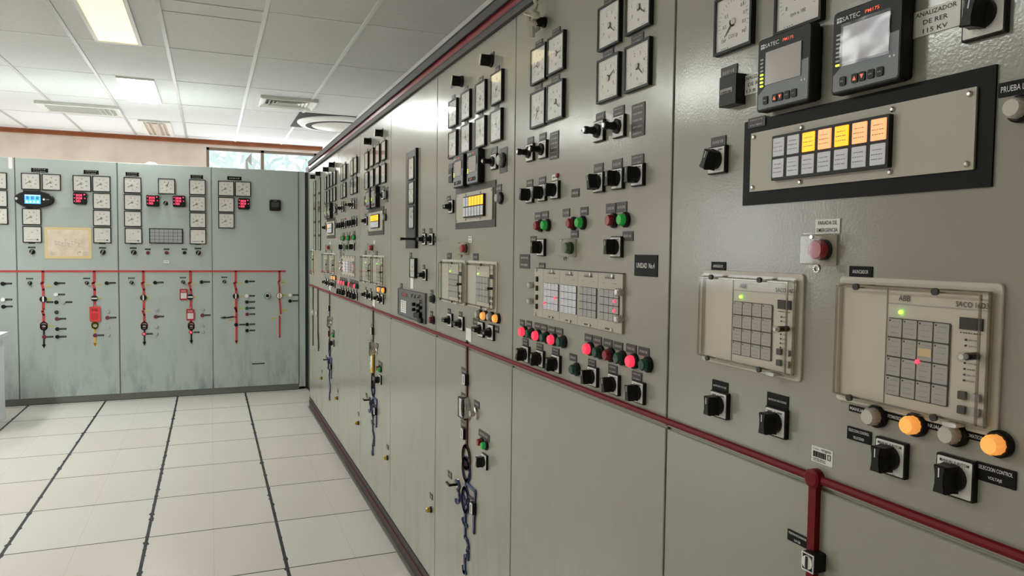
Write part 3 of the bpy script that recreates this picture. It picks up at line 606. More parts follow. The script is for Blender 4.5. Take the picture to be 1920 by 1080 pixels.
# lower-door mimic common to the generator cabinets, coordinates from the picture of cabinet 3
def mimic_A(c, src, full=True, names=True):
    P = src.P
    def loc(px, py, p=0): return P(px, py, p)
    def bd(b):
        S_ = lambda pts, w, mt: b.strip([P(*q) for q in pts], w, 0, -.006, mt)
        S_([(877, 641), (876.5, 835)], .014, 'mimic_brown')
        def E_(cx, cy, rx, ry, w, mt, a0=0, a1=360):
            x0, z0 = P(cx, cy); xr = abs(P(cx+rx, cy)[0]-x0); zr = abs(P(cx, cy+ry)[1]-z0); b.ring(x0, z0, xr, zr, w, 0, -.006, mt, a0, a1)
        E_(875.8, 857.5, 6.6, 21, .012, 'mimic_brown'); E_(875.8, 879.5, 6.6, 21, .012, 'mimic_blue'); E_(874.5, 868, 3, 9, .010, 'mimic_blue')
        S_([(876, 900), (875, 915)], .013, 'mimic_blue')
        E_(874.3, 937, 5.8, 22, .014, 'mimic_blue'); S_([(872, 932), (873, 945), (876, 938), (877, 945)], .011, 'mimic_blue')
        S_([(874, 960), (873.5, 1006)], .013, 'mimic_blue'); S_([(869, 973), (871, 979), (877, 986)], .014, 'mimic_blue')
        S_([(873.5, 1006), (878, 1014), (880, 1026), (877, 1032), (879.5, 1037), (879, 1048)], .014, 'mimic_blue')
        S_([(878, 1041), (873, 1042), (873, 1072)], .014, 'mimic_blue'); S_([(869.5, 1062), (871, 1072), (875, 1074)], .014, 'mimic_blue')
        S_([(876, 905), (893, 921), (891.5, 945)], .012, 'mimic_blue'); S_([(890.7, 960), (890, 998)], .014, 'mimic_blue'); S_([(881, 930), (889, 936)], .008, 'mimic_dark')
        S_([(856, 901), (861, 903), (863, 912), (860, 918), (863, 928), (863, 938), (858, 942), (856, 937)], .012, 'mimic_blue')
    put('mimic_diagram', c.o, build=bd, key='mimicA', label='red and blue piping diagram on the lower door')
    for (px, py) in ((876.7, 711), (873.5, 812), (890.7, 952)):
        x, z = loc(px, py); g = put('position_indicator', c.o, (x, 0, z), lambda b: b.slab(0, 0, .030, .040, 0, -.014, 'black', .003, .001), key='pi'); put('face', g, (0, 0, 0), lambda b: (b.slab(0, 0, .024, .034, -.014, -.0155, 'white', .002), b.box(-.002, .002, -.0165, -.0155, -.013, .013, 'ink')), key='pif')
    x, z = loc(870.5, 765); gauge(c, x, z, .072, 30, 'edge', .012)
    x, z = loc(878.5, 764); put('ring_indicator', c.o, (x, 0, z), lambda b: (b.ring(0, 0, .022, .036, .006, 0, -.02, 'silver'), b.lathe(0, 0, [(.018, 0), (.018, -.012)], 'black', 16)), key='ri')
    x, z = loc(893.5, 775); g = put('key_switch', c.o, (x, 0, z), lambda b: b.lathe(0, 0, [(.020, 0), (.020, -.008), (.017, -.010)], 'silver', 20), key='ks', smooth=True); put('key_barrel', g, (0, 0, 0), lambda b: b.lathe(0, 0, [(.010, -.01), (.010, -.024)], 'silver', 14), key='ksb', smooth=True)
    x, z = loc(849, 909, .02); g = put('valve_indicator', c.o, (x, 0, z), lambda b: b.lathe(0, 0, [(.020, .02), (.020, 0), (.016, -.004)], 'silver', 20), key='vi', smooth=True)
    put('handle', g, (0, 0, 0), lambda b: (b.box(-.004, .004, -.035, 0, -.004, .004, 'black'), b.box(-.040, .004, -.035, -.028, -.004, .003, 'black')), key='vih')
    for (px, py, w) in ((870.4, 696, .055), (870, 743, .055), (869.5, 796, .055), (894.6, 758, .05), (843.8, 890, .045), (908, 816, .10)):
        x, z = loc(px, py); nameplate(c, x, z, w, .024)
    x, z = loc(899.6, 829, .01); lamp(c, x, z, 'lens_red'); x, z = loc(907.6, 835.5, .01); lamp(c, x, z, 'lens_green_bright')
    x, z = loc(907, 865, .007); switch(c, x, z, .048)

def cab(k, label):
    c = Cab('R', E[k+1] if k >= 0 else E[0], 'control_cabinet', label, GR); return c
# ---- cabinet 1: nearest (right edge of the picture)
c0 = Cab('R', E[0], 'control_cabinet', 'beige control cabinet nearest the camera with the largest black-bordered orange-lit alarm panel', GR)
cabinet_body(c0, .80)
def Q(c, f, px, py, p, *a, **k): x, z = c.P(px, py, p); return f(c, x, z, *a, **k)
def gd(c, px, py, s=.096, ang=-118, sty='v', **k): return Q(c, gauge, px, py, .016, s, ang, sty, **k)
x, z = c0.P(1365, 93.5, .016); gauge(c0, x, z+.048, .096, -135, 'cos', lab='power factor meter reading below zero')
x, z = c0.P(1486, 51.5, .016); gauge(c0, x, z+.048, .096, -60, 'rpm', lab='speed meter marked rpm x 100')
Q(c0, analyzer, 1467.5, 130, .024, False, 4); Q(c0, analyzer, 1622, 84.5, .024, True, 1)
def counter(c, px, py, p=.02):
    x, z = c.P(px, py, p)
    g = put('hour_counter', c.o, (x, 0, z), lambda b: b.slab(0, 0, .044, .050, 0, -.020, 'black', .001, .001), key='cnt')
    put('number_wheels', g, (0, 0, 0), lambda b: (b.box(-.018, .013, -.0206, -.02, -.004, .004, 'pale_ink'), b.dash(-.002, -.002, .026, .003, -.021, 'ink', 7)), key='cntw')
    return g
counter(c0, 1363.8, 169.6)
Q(c0, nameplate, 1368, 135, 0, .042, .020)
Q(c0, nameplate, 1419, 155, 0, .072, .032, ['ANALIZADOR', 'DE RER', '13.8 KV'], 'white', 'ink', name='sticker')
Q(c0, nameplate, 1756, 36, 0, .064, .032, ['ANALIZADOR', 'DE RER', '115 KV'], 'white', 'ink', name='sticker')
x, z = c0.P(1843, 47, .007); switch(c0, x, z+.012, .052, 10)
(xa, za), (xb, zb), (xc_, zc_), (xd, zd) = c0.P(1399, 219), c0.P(1395, 386), c0.P(1870, 137), c0.P(1863, 350)
ax, az = (xa+xb+xc_+xd)/4, (za+zb+zc_+zd)/4; aw, ah = (xc_+xd-xa-xb)/2, (za+zc_-zb-zd)/2
alarm_panel(c0, ax, az, aw, ah, gx=-.026)
Q(c0, nameplate, 1420, 229, 0.003, .040, .016, n=2, y=-.003)
x, z = c0.P(1906, 203, .01); lamp(c0, x, z, 'lens_white', .0115)
x, z = c0.P(1912, 163, 0); nameplate(c0, x, z, .045, .016, ['PRUEBA LAMP'], 'black_plate', 'white_ink')
x, z = c0.P(1343, 300, .007); switch(c0, x, z, .048, 25); Q(c0, nameplate, 1348, 266, 0, .040, .018)
Q(c0, nameplate, 1553, 424.5, 0, .045, .021, ['PARADA DE', 'EMERGENCIA'], 'white', 'ink', name='sticker')
x, z = c0.P(1549, 468.5, .0); covered_button(c0, x, z, 'button_red', 'red emergency stop button under a clear hinged cover')
Q(c0, nameplate, 1348, 499, 0, .038, .015, ['ANUNCIADOR'], 'black_plate', 'white_ink', textw=.7)
Q(c0, nameplate, 1615, 509.5, 0, .038, .015, ['ANUNCIADOR'], 'black_plate', 'white_ink', textw=.7)
def relay_px(c, xl, xr, yt, yb, *a, **k):
    (x0, _), (x1, _) = c.P(xl, 500), c.P(xr, 500); xm = (xl+xr)/2
    z1 = c.P(xm, yt)[1]; z0 = c.P(xm, yb)[1]
    return relay(c, (x0+x1)/2, (z0+z1)/2, round(x1-x0, 3), round(z1-z0, 3), *a, **k)
relay_px(c0, 1323, 1511, 510, 697, 'SACO 16D'); relay_px(c0, 1579, 1888, 525, 787, 'SACO 16D3', True)
x, z = c0.P(1347, 759, .007); switch(c0, x, z, .046, 0); Q(c0, nameplate, 1351, 725, 0, .042, .020, ['AJUSTE DE VOLTAJE'], 'black_plate', 'white_ink')
x, z = c0.P(1453, 792, .007); switch(c0, x, z, .046, 0); Q(c0, nameplate, 1459, 752, 0, .046, .022, ['AJUSTE DE VELOCIDAD'], 'black_plate', 'white_ink')
for px, py, m_, t, lx, ly in ((1635, 781, 'lens_white', 'MANUAL', 1610, 768), (1708, 797, 'lens_amber', 'AUTOMATICO', 1677, 782), (1782, 814.5, 'lens_white', 'MANUAL', 1747, 798), (1864, 834, 'lens_amber', 'AUTOMATICO', 1824, 817)):
    x, z = c0.P(px, py, .012); lamp(c0, x, z, m_, .0118, L=.022, lab='lit orange lamp' if m_ == 'lens_amber' else None); x, z = c0.P(lx, ly); nameplate(c0, x, z, .030, .009, [t], 'black_plate', 'white_ink')
x, z = c0.P(1668, 858, .007); switch(c0, x, z, .047, 0, txt='MANUAL 0 AUTOM'); x, z = c0.P(1612, 816); nameplate(c0, x, z, .040, .018, ['SELECCION CONTROL', 'VELOCIDAD'], 'black_plate', 'white_ink')
x, z = c0.P(1789, 895, .007); switch(c0, x, z, .049, 0, txt='MANUAL 0 AUTOM'); x, z = c0.P(1868, 891); nameplate(c0, x, z, .046, .021, ['SELECCION CONTROL', 'VOLTAJE'], 'black_plate', 'white_ink')
def barcode(b):
    b.slab(0, 0, .040, .0235, 0, -.0006, 'white', .0005); rr = random.Random(4); x = -.0165
    while x < .008: w = rr.uniform(.0003, .0011); b.box(x, x+w, -.001, -.0006, -.004, .0045, 'ink'); x += w+rr.uniform(.0003, .0009)
    b.text('emgesa', .008, .0078, .0042, -.0010, 'ink', .018); b.text('K-60004', -.011, .0078, .0018, -.0010, 'ink', .011); b.dash(-.004, -.0065, .024, .0015, -.0010, 'ink', 9); b.dash(-.004, -.009, .024, .0015, -.0010, 'ink', 9, 4)
    b.frame(.0135, .0005, .006, .008, .0012, -.0006, -.001, 'ink')
x, z = c0.P(1541.6, 855); put('barcode_sticker', c0.o, (x, 0, z), barcode)
bus(c0, 0, .8)
xj, _ = c0.P(1533, 903)
put('mimic_riser', c0.o, build=lambda b: (b.lathe(xj, ZB, [(.014, 0), (.014, -.012), (.010, -.014)], 'mimic_red', 20), b.strip([(xj, ZB), (xj, .12)], .014, 0, -.010, 'mimic_red')))
x, z = c0.P(1527, 1052, .01); g = put('position_indicator', c0.o, (x, -.01, z), lambda b: b.slab(0, 0, .024, .028, .01, -.012, 'black', .003, .001)); put('face', g, (0, 0, 0), lambda b: (b.lathe(0, 0, [(.0098, -.012), (.0098, -.0145)], 'white', 20), b.box(-.0016, .0016, -.0165, -.0145, -.009, .009, 'ink'), b.frame(0, 0, .0225, .0265, .0016, -.012, -.0135, 'white')))
Q(c0, nameplate, 1497, 1010, 0, .042, .017, ['POSICION SECCIONADOR', '134-S2B'], 'black_plate', 'white_ink')

# ---- type B: the unit cabinets (switches, red and green lamps)
c1 = Cab('R', E[1], 'control_cabinet', 'second cabinet of the right row from the camera, carrying the UNIDAD No.4 plate', GR)
def type_B(c, src, near):
    P = src.P
    def q(f, px, py, p, *a, **k): x, z = P(px, py, p); return f(c, x, z, *a, **k)
    for px, py, an in ((1135, 46, 128), (1189.5, 11.5, 125), (1133, 146.5, 62), (1187.3, 122.6, 132), (1003.6, 120.4, -95), (1035.9, 99.9, 88), (1002.6, 203.5, -152), (1034.4, 189, 128)):
        q(gauge, px, py, .016, .096, an, 'a' if px > 1100 else 'v')
        x, z = P(px, py, .016); nameplate(c, x-.010, z+.058, .046, .017, n=2)
    for px, py in ((1121.5, 245.6), (1159, 237)): q(switch, px, py, .007, .048, 90, 'long')
    for px, py in ((992.5, 286), (1016.5, 280)): q(switch, px, py, .007, .048, 90, 'long')
    for px, py, an in ((991.5, 365, 10), (1015, 361, 10), (1039, 356, 10), (1121, 341.7, -12), (1156.5, 335, 0), (1194, 328, 0), (1013, 463.8, 0), (1154, 463, 0), (984.5, 664, 15), (1011.5, 672.5, 15), (1041.3, 682, 10), (1109.5, 706, -8), (1149, 720.5, -12), (1195, 735.5, -5)):
        q(switch, px, py, .007, .046, an)
    for px, py, w, h, n in ((1126.5, 219.5, .04, .02, 1), (1161, 208.5, .045, .02, 2), (995.5, 264, .042, .02, 1), (1018.3, 256.8, .042, .02, 1), (993.8, 343, .042, .018, 1), (1017.5, 338, .042, .018, 1), (1123, 316, .042, .022, 1), (1158, 308, .042, .022, 1), (1196.3, 300, .046, .022, 2),
                            (1079.5, 361.8, .040, .020, 1), (1009.5, 405, .042, .020, 1), (1022.5, 403, .042, .020, 1), (1062.5, 399, .038, .020, 1), (1096, 396, .038, .020, 1), (1146.2, 390.7, .042, .022, 1), (1166.3, 388.3, .042, .022, 1), (1000.8, 448.8, .040, .018, 1), (1078, 439, .038, .018, 1), (1178, 442.5, .042, .020, 1), (1017, 499, .038, .018, 1),
                            (979.8, 605.3, .030, .018, 1), (992.8, 607.3, .034, .018, 1), (1009, 611.5, .04, .018, 1), (1020.5, 614, .04, .018, 1), (1035.5, 618.5, .04, .018, 1), (1049.5, 621.5, .04, .018, 1), (985.8, 641.2, .040, .020, 2), (1012.8, 651, .040, .020, 2), (1042.5, 660, .040, .020, 2), (1075.5, 670.3, .038, .018, 1),
                            (1104.4, 633.6, .038, .018, 1), (1121.2, 637.8, .038, .018, 1), (1140.6, 643.3, .038, .018, 1), (1160, 648.9, .038, .018, 1), (1184.2, 653.6, .040, .018, 1), (1207.8, 659.4, .040, .018, 1), (1110.6, 681, .036, .018, 2), (1149.7, 692.5, .038, .020, 2), (1195, 706, .038, .020, 2)):
        q(nameplate, px, py, 0, w, h, n=n)
    q(nameplate, 1197.3, 225, 0, .05, .068, n=5); q(nameplate, 1040, 272.8, 0, .05, .070, n=6); q(nameplate, 984.4, 490, 0, .07, .040, n=2)
    x, z = P(1041, 332.5); nameplate(c, x, z, .032, .014, bg='white', fg='ink', name='sticker'); x, z = P(1046.5, 329); dot(c, x, z, .006, 'lens_red', .006)
    for px, py, m_ in ((1005.8, 423, 'lens_red'), (1019.5, 422, 'lens_green_bright'), (1067.5, 418.8, 'lens_red'), (1084.5, 417.5, 'lens_green_bright'), (1142.2, 413.3, 'lens_red'), (1164.2, 411.8, 'lens_green_bright'),
                      (977.2, 622, 'lens_red_lit'), (990, 625.8, 'lens_green'), (1002.5, 629.4, 'lens_red_lit'), (1017.8, 633, 'lens_green'), (1031.7, 637, 'lens_red_lit'), (1048.9, 641, 'lens_green'),
                      (1098.9, 654.4, 'lens_red_lit'), (1117.5, 660.6, 'lens_green'), (1137, 665.6, 'lens_red'), (1158, 671.7, 'lens_green'), (1180.3, 677.5, 'lens_red_lit'), (1205.8, 683.9, 'lens_green'), (1073.5, 692.8, 'lens_green')):
        q(lamp, px, py, .014, m_, .0125, lab='lit red lamp' if m_ == 'lens_red_lit' else None)
    q(covered_button, 1073, 465, .0, 'button_green', 'green push button under a clear hinged cover')
    if near: q(nameplate, 1211.7, 498, 0, .084, .044, ['UNIDAD  No.4'], 'black_plate', 'white_ink', textw=.8, th=.002)
    # annunciator rack
    x0, z1 = P(1006, 504); x1, z1b = P(1172.5, 513); z0 = P(1006, 592)[1]; z0b = P(1172.5, 627.5)[1]
    w, h = x1-x0, ((z1-z0)+(z1b-z0b))/2; cx, cz = (x0+x1)/2, (z0+z1+z0b+z1b)/4; w, h = round(w, 3), round(h, 3)
    g = put('annunciator_rack', c.o, (cx, 0, cz), lambda b: (b.slab(0, 0, w, h, 0, -.006, 'cream', .001, .0005), b.box(-w/2, w/2, -.003, 0, h/2, h/2+.002, 'ink')), key=('rack', w, h), label='wide cream annunciator rack with four blocks of keys')
    bw = w*.185
    for k in range(4):
        bx = -w/2+w*(.21+.215*k)
        def blk(b):
            b.slab(0, -.006, bw, h*.54, -.006, -.0072, 'ink', .002); dx, dz = bw/4, h*.54/4
            for i in range(4):
                for j in range(4):
                    kx, kz = -bw/2+dx*(i+.5), -.006-h*.27+dz*(j+.5); b.box(kx-dx*.45, kx+dx*.45, -.009, -.007, kz-dz*.45, kz+dz*.45, 'lens_off' if k < 2 else 'key_grey')
                    for r_ in range(3): b.dash(kx, kz+dz*.25-r_*dz*.25, dx*.6, .0012, -.0093, 'grey_ink', 3, i+j+r_)
            b.dash(-bw*.3, h*.33, .012, .002, -.0063, 'grey_ink', 3); b.dash(bw*.25, h*.33, .02, .002, -.0063, 'grey_ink', 4)
            b.dash(0, h*.42, bw*.5, .004, -.0063, 'ink', 7, 3); b.text('SACO 16D3', 0, h*.455, .004, -.0063, 'grey_ink', bw*.45); b.dash(0, -h*.455, bw*.4, .004, -.0063, 'ink', 6, 5)
            b.box(-bw*.62, -bw*.615, -.0064, -.006, -h*.49, h*.49, 'key_grey')
        put('key_block', g, (bx+bw*.15, 0, 0), blk, key=(w, h, k < 2))
    def leds(b):
        for k, i, j in ((0, 0, .9), (3, 3, 2.6), (3, 3, 1.4), (0, 3, 1.9)):
            bx = -w/2+w*(.21+.215*k)+bw*.15-bw/2+(i+.25)*bw/4; b.lathe(bx, -.006-h*.27+j*h*.135, [(.0032, -.009), (.0032, -.0115)], 'led_red', 8)
    put('red_lights', g, (0, 0, 0), leds, key=(w, h))
    def scr(b):
        for sx, sz in ((-.535, .14), (-.535, -.2), (.485, .2), (.485, -.25)): put('thumb_screw', g, (sx*w, 0, sz*h), lambda b: b.lathe(0, 0, [(.009, 0), (.009, -.016), (.006, -.019)], 'silver', 14), key='ths')
        for i in range(4): put('side_switch', g, (-w/2+.02, 0, h*.28-i*h*.19), lambda b: b.slab(0, 0, .009, .014, -.006, -.010, 'black', .001), key='ssw')
        for i in range(5):
            for sz in (-.46, .46): put('screw', g, (-w/2+w*(.03+.22*i), 0, sz*h), lambda b: b.lathe(0, 0, [(.004, -.006), (.004, -.009)], 'silver', 8), key='rsc')
    scr(None)
cabinet_body(c1, .7935); type_B(c1, c1, True); bus(c1, 0, .7935)
# scuff of dried paint
# ---- type A
c2 = Cab('R', E[2], 'control_cabinet', 'third beige cabinet from the camera, its piping diagram reaching the bottom edge', GR)
def type_A(c, src, lit=5):
    P = src.P
    def q(f, px, py, p, *a, **k): x, z = P(px, py, p); return f(c, x, z, *a, **k)
    for px, py, an in ((844.4, 212, -160), (868.2, 197.3, -150), (895.8, 181.3, -155), (925.8, 164, -150), (844, 270.6, -140), (868, 259.5, 2), (895.3, 247.5, 0), (924.5, 235.6, 2)):
        q(gauge, px, py, .016, .096, an, 'w' if py < 230 else 'v'); x, z = P(px, py, .016); nameplate(c, x-.01, z+.058, .036, .018, n=1)
    q(small_knob, 856.4, 151.7, .02, .02); q(nameplate, 850, 158, 0, .05, .022); q(small_knob, 911, 112.8, .02, .02); q(nameplate, 921.7, 106.5, 0, .05, .022)
    q(analyzer, 858.8, 321, .024, False, 3); q(analyzer, 885.5, 312.5, .024, False, 3)
    counter(c, 0, 0) if False else None
    x, z = P(844, 329, .02); g = put('hour_counter', c.o, (x, 0, z), None, key='cnt') if ('hour_counter', 'cnt') in CACHE else None; put('number_wheels', g, (0, 0, 0), None, key='cntw')
    q(nameplate, 846, 312, 0, .05, .02)
    q(switch, 925, 303, .007, .048, 90, 'long'); q(nameplate, 927.5, 285, 0, .05, .03)
    x, z = P(944.5, 300.5); nameplate(c, x, z, .06, .075); lamp(c, x, z, 'lens_grey', .017)
    x, z = P(891, 387); alarm_panel(c, x-.005, z, .40, .145, lit=('lens_off', 'lens_off')+('lens_yellow',)*5 if lit == 5 else ('lens_yellow',)*7 if lit == 7 else ('lens_peach',)*3+('lens_off',)*4, gx=.02, base='grey_plate')
    q(lamp, 933.5, 371.3, .012, 'lens_grey', .014); q(nameplate, 935.5, 353.3, 0, .05, .024)
    q(switch, 842, 387.4, .013, .048, 90); q(nameplate, 842, 372.5, 0, .040, .020)
    q(covered_button, 876, 466, .0, 'button_red', 'red stop button under a clear hinged cover'); q(nameplate, 882.2, 449, 0, .036, .022, n=2, bg='white', fg='ink', name='sticker')
    for xl, xr, yt, yb, r_ in ((831, 873.5, 487, 569, False), (879.5, 933.5, 489.5, 580, False)):
        (x0, _), (x1, _) = P(xl, 500), P(xr, 500); xm = (xl+xr)/2; z1 = P(xm, yt)[1]; z0 = P(xm, yb)[1]; relay(c, (x0+x1)/2, (z0+z1)/2, round(x1-x0, 3), round(z1-z0, 3), 'SACO 16D')
    q(nameplate, 842.7, 480, 0, .05, .024); q(nameplate, 892.5, 482, 0, .05, .024)
    for px, py, an in ((842.8, 600, 0), (863.5, 606.5, 0), (900.5, 617.5, 0), (919.2, 623.3, 0)): q(switch, px, py, .007, .050, 90+an)
    for px, py, w in ((842.7, 584, .034), (864, 590, .034), (893, 603.5, .06), (930.5, 616.5, .05)): q(nameplate, px, py, 0, w, .022)
    for px, py, m_ in ((894.5, 589.5, 'lens_grey'), (904.5, 592.3, 'lens_amber'), (916.3, 594, 'lens_grey'), (927.3, 597.2, 'lens_amber')): q(lamp, px, py, .014, m_, .0125)
    q(nameplate, 879.3, 628, 0, .055, .045, bg='white', fg='white', name='sticker')
cabinet_body(c2, .7935); type_A(c2, c2); mimic_A(c2, c2); bus(c2, 0, .7935)
# ---- cabinet 4: the one with the tall meter strip
c3 = Cab('R', E[3], 'control_cabinet', 'fourth, mostly bare beige cabinet with a tall strip of three meters', GR)
cabinet_body(c3, .7935); bus(c3, 0, .7935)
LKX, LKZ = c3.P(803.5, 956, .012)
def door_lock(c, mt='brass'): lock(c, LKX, LKZ, mt); nameplate(c, LKX, LKZ+.055, .04, .022)
door_lock(c3)
x0, _ = c3.P(763, 400); x1, _ = c3.P(782, 400); z1 = c3.P(772.5, 283)[1]; z0 = c3.P(772.5, 465.5)[1]
g = put('meter_strip', c3.o, ((x0+x1)/2, 0, (z0+z1)/2), lambda b: b.slab(0, 0, x1-x0, z1-z0, 0, -.006, 'grey_plate', .004, .001)); sw = x1-x0
put('edge', g, (sw/2+.008, 0, 0), lambda b: b.box(-.008, .010, -.012, 0, -(z1-z0)/2, (z1-z0)/2, 'black'))
def gate_on(c, px, py, s, sty, ang=0, d=.014): x, z = c.P(px, py, d); return gauge(c, x, z, s, ang, sty, d)
for py in (316, 361.6, 408): gate_on(c3, 769.8, py, .096, 'a' if py != 361.6 else 'w', -20)
gate_on(c3, 772, 502.3, .086, 'v', 0, .014)
x, z = c3.P(770, 448, .03); put('lever', c3.o, (x, 0, z), lambda b: (b.lathe(0, 0, [(.010, 0), (.005, -.02), (.005, -.06), (.007, -.075)], 'black', 12)), smooth=True)
for px, py in ((794.5, 448.5), (808, 448.5), (795.5, 515.3)): Q(c3, switch, px, py, .007, .048, 90, 'knob')
for px, py in ((795, 434), (808, 433.5), (795, 501.5), (770.5, 478.5), (753, 535.8), (810, 549), (809.6, 588.5), (815, 449)): Q(c3, nameplate, px, py, 0, .036, .024)
Q(c3, nameplate, 773, 530.5, 0, .05, .05, bg='white', fg='white', name='sticker')
xl, _ = c3.P(749, 560); xr, _ = c3.P(800.5, 560); zt_ = c3.P(774.7, 544.5)[1]; zb_ = c3.P(774.7, 598.5)[1]; rw, rh = xr-xl, zt_-zb_
g = put('relay_rack', c3.o, ((xl+xr)/2, 0, (zt_+zb_)/2), lambda b: (b.slab(0, 0, rw, rh, 0, -.006, 'rack_grey', .001), b.frame(0, 0, rw, rh, .004, -.006, -.008, 'dark_grey')), label='dark grey relay rack with a red display')
put('display', g, (0, 0, 0), lambda b: (b.box(-rw*.36, -rw*.14, -.0075, -.006, rh*.22, rh*.36, 'dull_red'), b.dash(-rw*.25, rh*.29, rw*.18, .014, -.0078, 'digit_red' if False else 'lens_red', 4)))
put('keypad', g, (0, 0, 0), lambda b: [b.box(-rw*.37+i*rw*.075, -rw*.31+i*rw*.075, -.009, -.006, -rh*.36+j*rh*.075, -rh*.30+j*rh*.075, 'white') for i in range(3) for j in range(6)] and None)
def rk(b):
    for (i, j) in ((.15, .05), (.3, .05), (.15, -.13), (.3, -.13), (.38, .2), (.38, -.0), (.38, -.2), (.2, .33), (.08, .33), (.32, .36)): b.lathe(i*rw, j*rh, [(.008, -.006), (.007, -.02)], 'black' if j < .1 else 'silver', 12)
    b.slab(rw*.28, -rh*.30, rw*.2, .02, -.006, -.018, 'black', .002); b.slab(rw*.38, -rh*.42, rw*.1, .02, -.006, -.018, 'black', .002)
put('terminals', g, (0, 0, 0), rk)
Q(c3, lamp, 809.3, 560.8, .01, 'lens_green', .013); Q(c3, lamp, 809, 600, .01, 'dull_red', .013)
# ---- far cabinets: 5 (A), 6 (B), 7 (A), 8 (meter columns)
c4 = Cab('R', E[4], 'control_cabinet', 'fifth beige cabinet from the camera, with a yellow tag hanging on its piping diagram', GR)
cabinet_body(c4, .7935); type_A(c4, c2, 7); mimic_A(c4, c2); bus(c4, 0, .7935)
c5 = Cab('R', E[5], 'control_cabinet', 'sixth beige cabinet from the camera, with paired meters and rows of black switches', GR)
cabinet_body(c5, .7935); type_B(c5, c1, False); bus(c5, 0, .7935)
c6 = Cab('R', E[6], 'control_cabinet', 'seventh beige cabinet, second from the far end, with a small orange-lit alarm panel', GR)
cabinet_body(c6, .7935); type_A(c6, c2, 3); mimic_A(c6, c2); bus(c6, 0, .7935)
c7 = Cab('R', 6.78, 'control_cabinet', 'farthest cabinet of the right row, with two columns of five narrow-looking meters', GR)
cabinet_body(c7, 6.78-E[6]); bus(c7, .02, 6.78-E[6])
for col, ys in ((587, (353.6, 379, 404, 429, 454.6)), (595.6, (348.6, 375.5, 402, 428.4, 454.6))):
    for py in ys: gd(c7, col, py, .13, -118, 'v', d=.006)
Q(c7, small_knob, 585.7, 331.4, .02, .02); Q(c7, small_knob, 595.5, 325.6, .02, .02)
x, z = c7.P(588, 492); relay(c7, x, z, .19, .22, 'SACO 16D')
def far_lines(b):
    S_ = lambda pts, w, mt: b.strip([c7.P(*p) for p in pts], w, 0, -.006, mt)
    S_([(587.4, 537), (587.4, 645)], .03, 'mimic_dark'); S_([(596.6, 541), (596.8, 628), (597.5, 655)], .03, 'mimic_dark'); S_([(597.5, 628), (598.3, 650)], .03, 'mimic_dark')
put('mimic_diagram', c7.o, build=far_lines, label='two dark vertical mimic lines')
x, z = c7.P(586.5, 585, .01); dot(c7, x, z, .03, 'silver', .02, 'position_indicator'); x, z = c7.P(594, 588, .01); dot(c7, x, z, .026, 'silver', .02, 'position_indicator')
for cc in (c4, c5, c6): door_lock(cc)
x, z = c7.P(601, 709, .012); lock(c7, x, z); nameplate(c7, x, z+.055, .026, .022)
# yellow tag on cabinet 5's diagram
x, z = c4.P(701, 677)
yt = empty('hanging_tag', (-.014, c4.edge-x, z), -math.pi/2); tag(yt, 'yellow bordered white tag hanging on the piping line of the fifth right-row cabinet', 'tag')
put('tag_frame', yt, build=lambda b: b.slab(0, 0, .05, .125, .008, 0, 'mimic_yellow', .008)); put('tag_paper', yt, build=lambda b: b.slab(0, .008, .034, .08, 0, -.001, 'white', .001))
# white rag tied over the knob of cabinet 2
def rag(b):
    P = c1.P
    def ribbon(pts, w, y0, amp):
        for (a, c_) in zip(pts[:-1], pts[1:]):
            (x0, z0), (x1, z1) = P(*a), P(*c_); n = 3; prev = None
            for i in range(n+1):
                t = i/n; x, z = x0+(x1-x0)*t, z0+(z1-z0)*t; row = [(x-w/2, y0, z), (x-w/6, y0-amp, z+.001), (x+w/6, y0+amp*.3, z), (x+w/2, y0-amp*.6, z-.001), (x+w/2, y0+.002, z-.001), (x-w/2, y0+.003, z)]
                if prev: b.loft([prev, row], 'rag')
                prev = row
    ribbon([(1023, -25), (1022, 2), (1026, 12), (1022, 24)], .016, -.03, .006); ribbon([(1022, 24), (1014, 34), (1015, 50), (1021, 54), (1021, 74)], .018, -.034, .008)
    ribbon([(1022, 24), (1030, 28), (1031, 38), (1022, 42), (1026, 52)], .030, -.036, .010); ribbon([(1012, 28), (1034, 36)], .028, -.040, .008)
o = put('tied_rag', None, loc=(0, E[1], 0), build=rag, rot=(0, 0, -math.pi/2)); tag(o, 'white twisted plastic strip tied over a knob and hanging from the red cornice', 'plastic strip')
Q(c1, small_knob, 1022, 42, .0, .014); Q(c1, nameplate, 1006, 50, 0, .046, .028)

# ------------------------------------------------------------------ the far row (left of the picture)
GL = 'green-grey mimic cabinets along the far side'
LZ0, LZT, LB = .061, 2.196, 1.200
LE = [-3.201, -2.401, -1.607, -.807]; LW = [.80, .794, .80, .807]
LAB = ['green-grey cabinet cut off by the left edge of the picture', 'green-grey cabinet with the blue-screen analyzer and a taped paper drawing', 'green-grey cabinet with two red digital meters and a grey matrix display', 'rightmost green-grey cabinet of the far row, with an empty lower half and small vent plate']
LC = []
for k in range(4):
    c = Cab('L', LE[k], 'mimic_cabinet', LAB[k], GL); LC.append(c); w = LW[k]
    def body(b):
        b.box(.001, w-.001, .006, .6, LZ0, LZT, 'green_grey_paint'); b.box(.0002, .0055, .001, .02, LZ0, LZT, 'seam_dark')
        if k == 3: b.box(w, w+.062, .004, .6, .03, LZT, 'green_grey_paint'); b.box(w-.002, w+.002, .001, .02, LZ0, LZT, 'seam_dark')
    put('body', c.o, build=body)
    put('front_panel', c.o, build=lambda b: b.slab(w/2, (LZ0+LZT)/2, w-.009, LZT-LZ0, .008, 0, 'green_grey_paint', .001, .0015))
    put('plinth', c.o, build=lambda b: (b.box(0, w, .004, .6, .006, LZ0-.002, 'plinth_left'), b.box(0, w, .002, .6, 0, .006, 'seam_dark')))
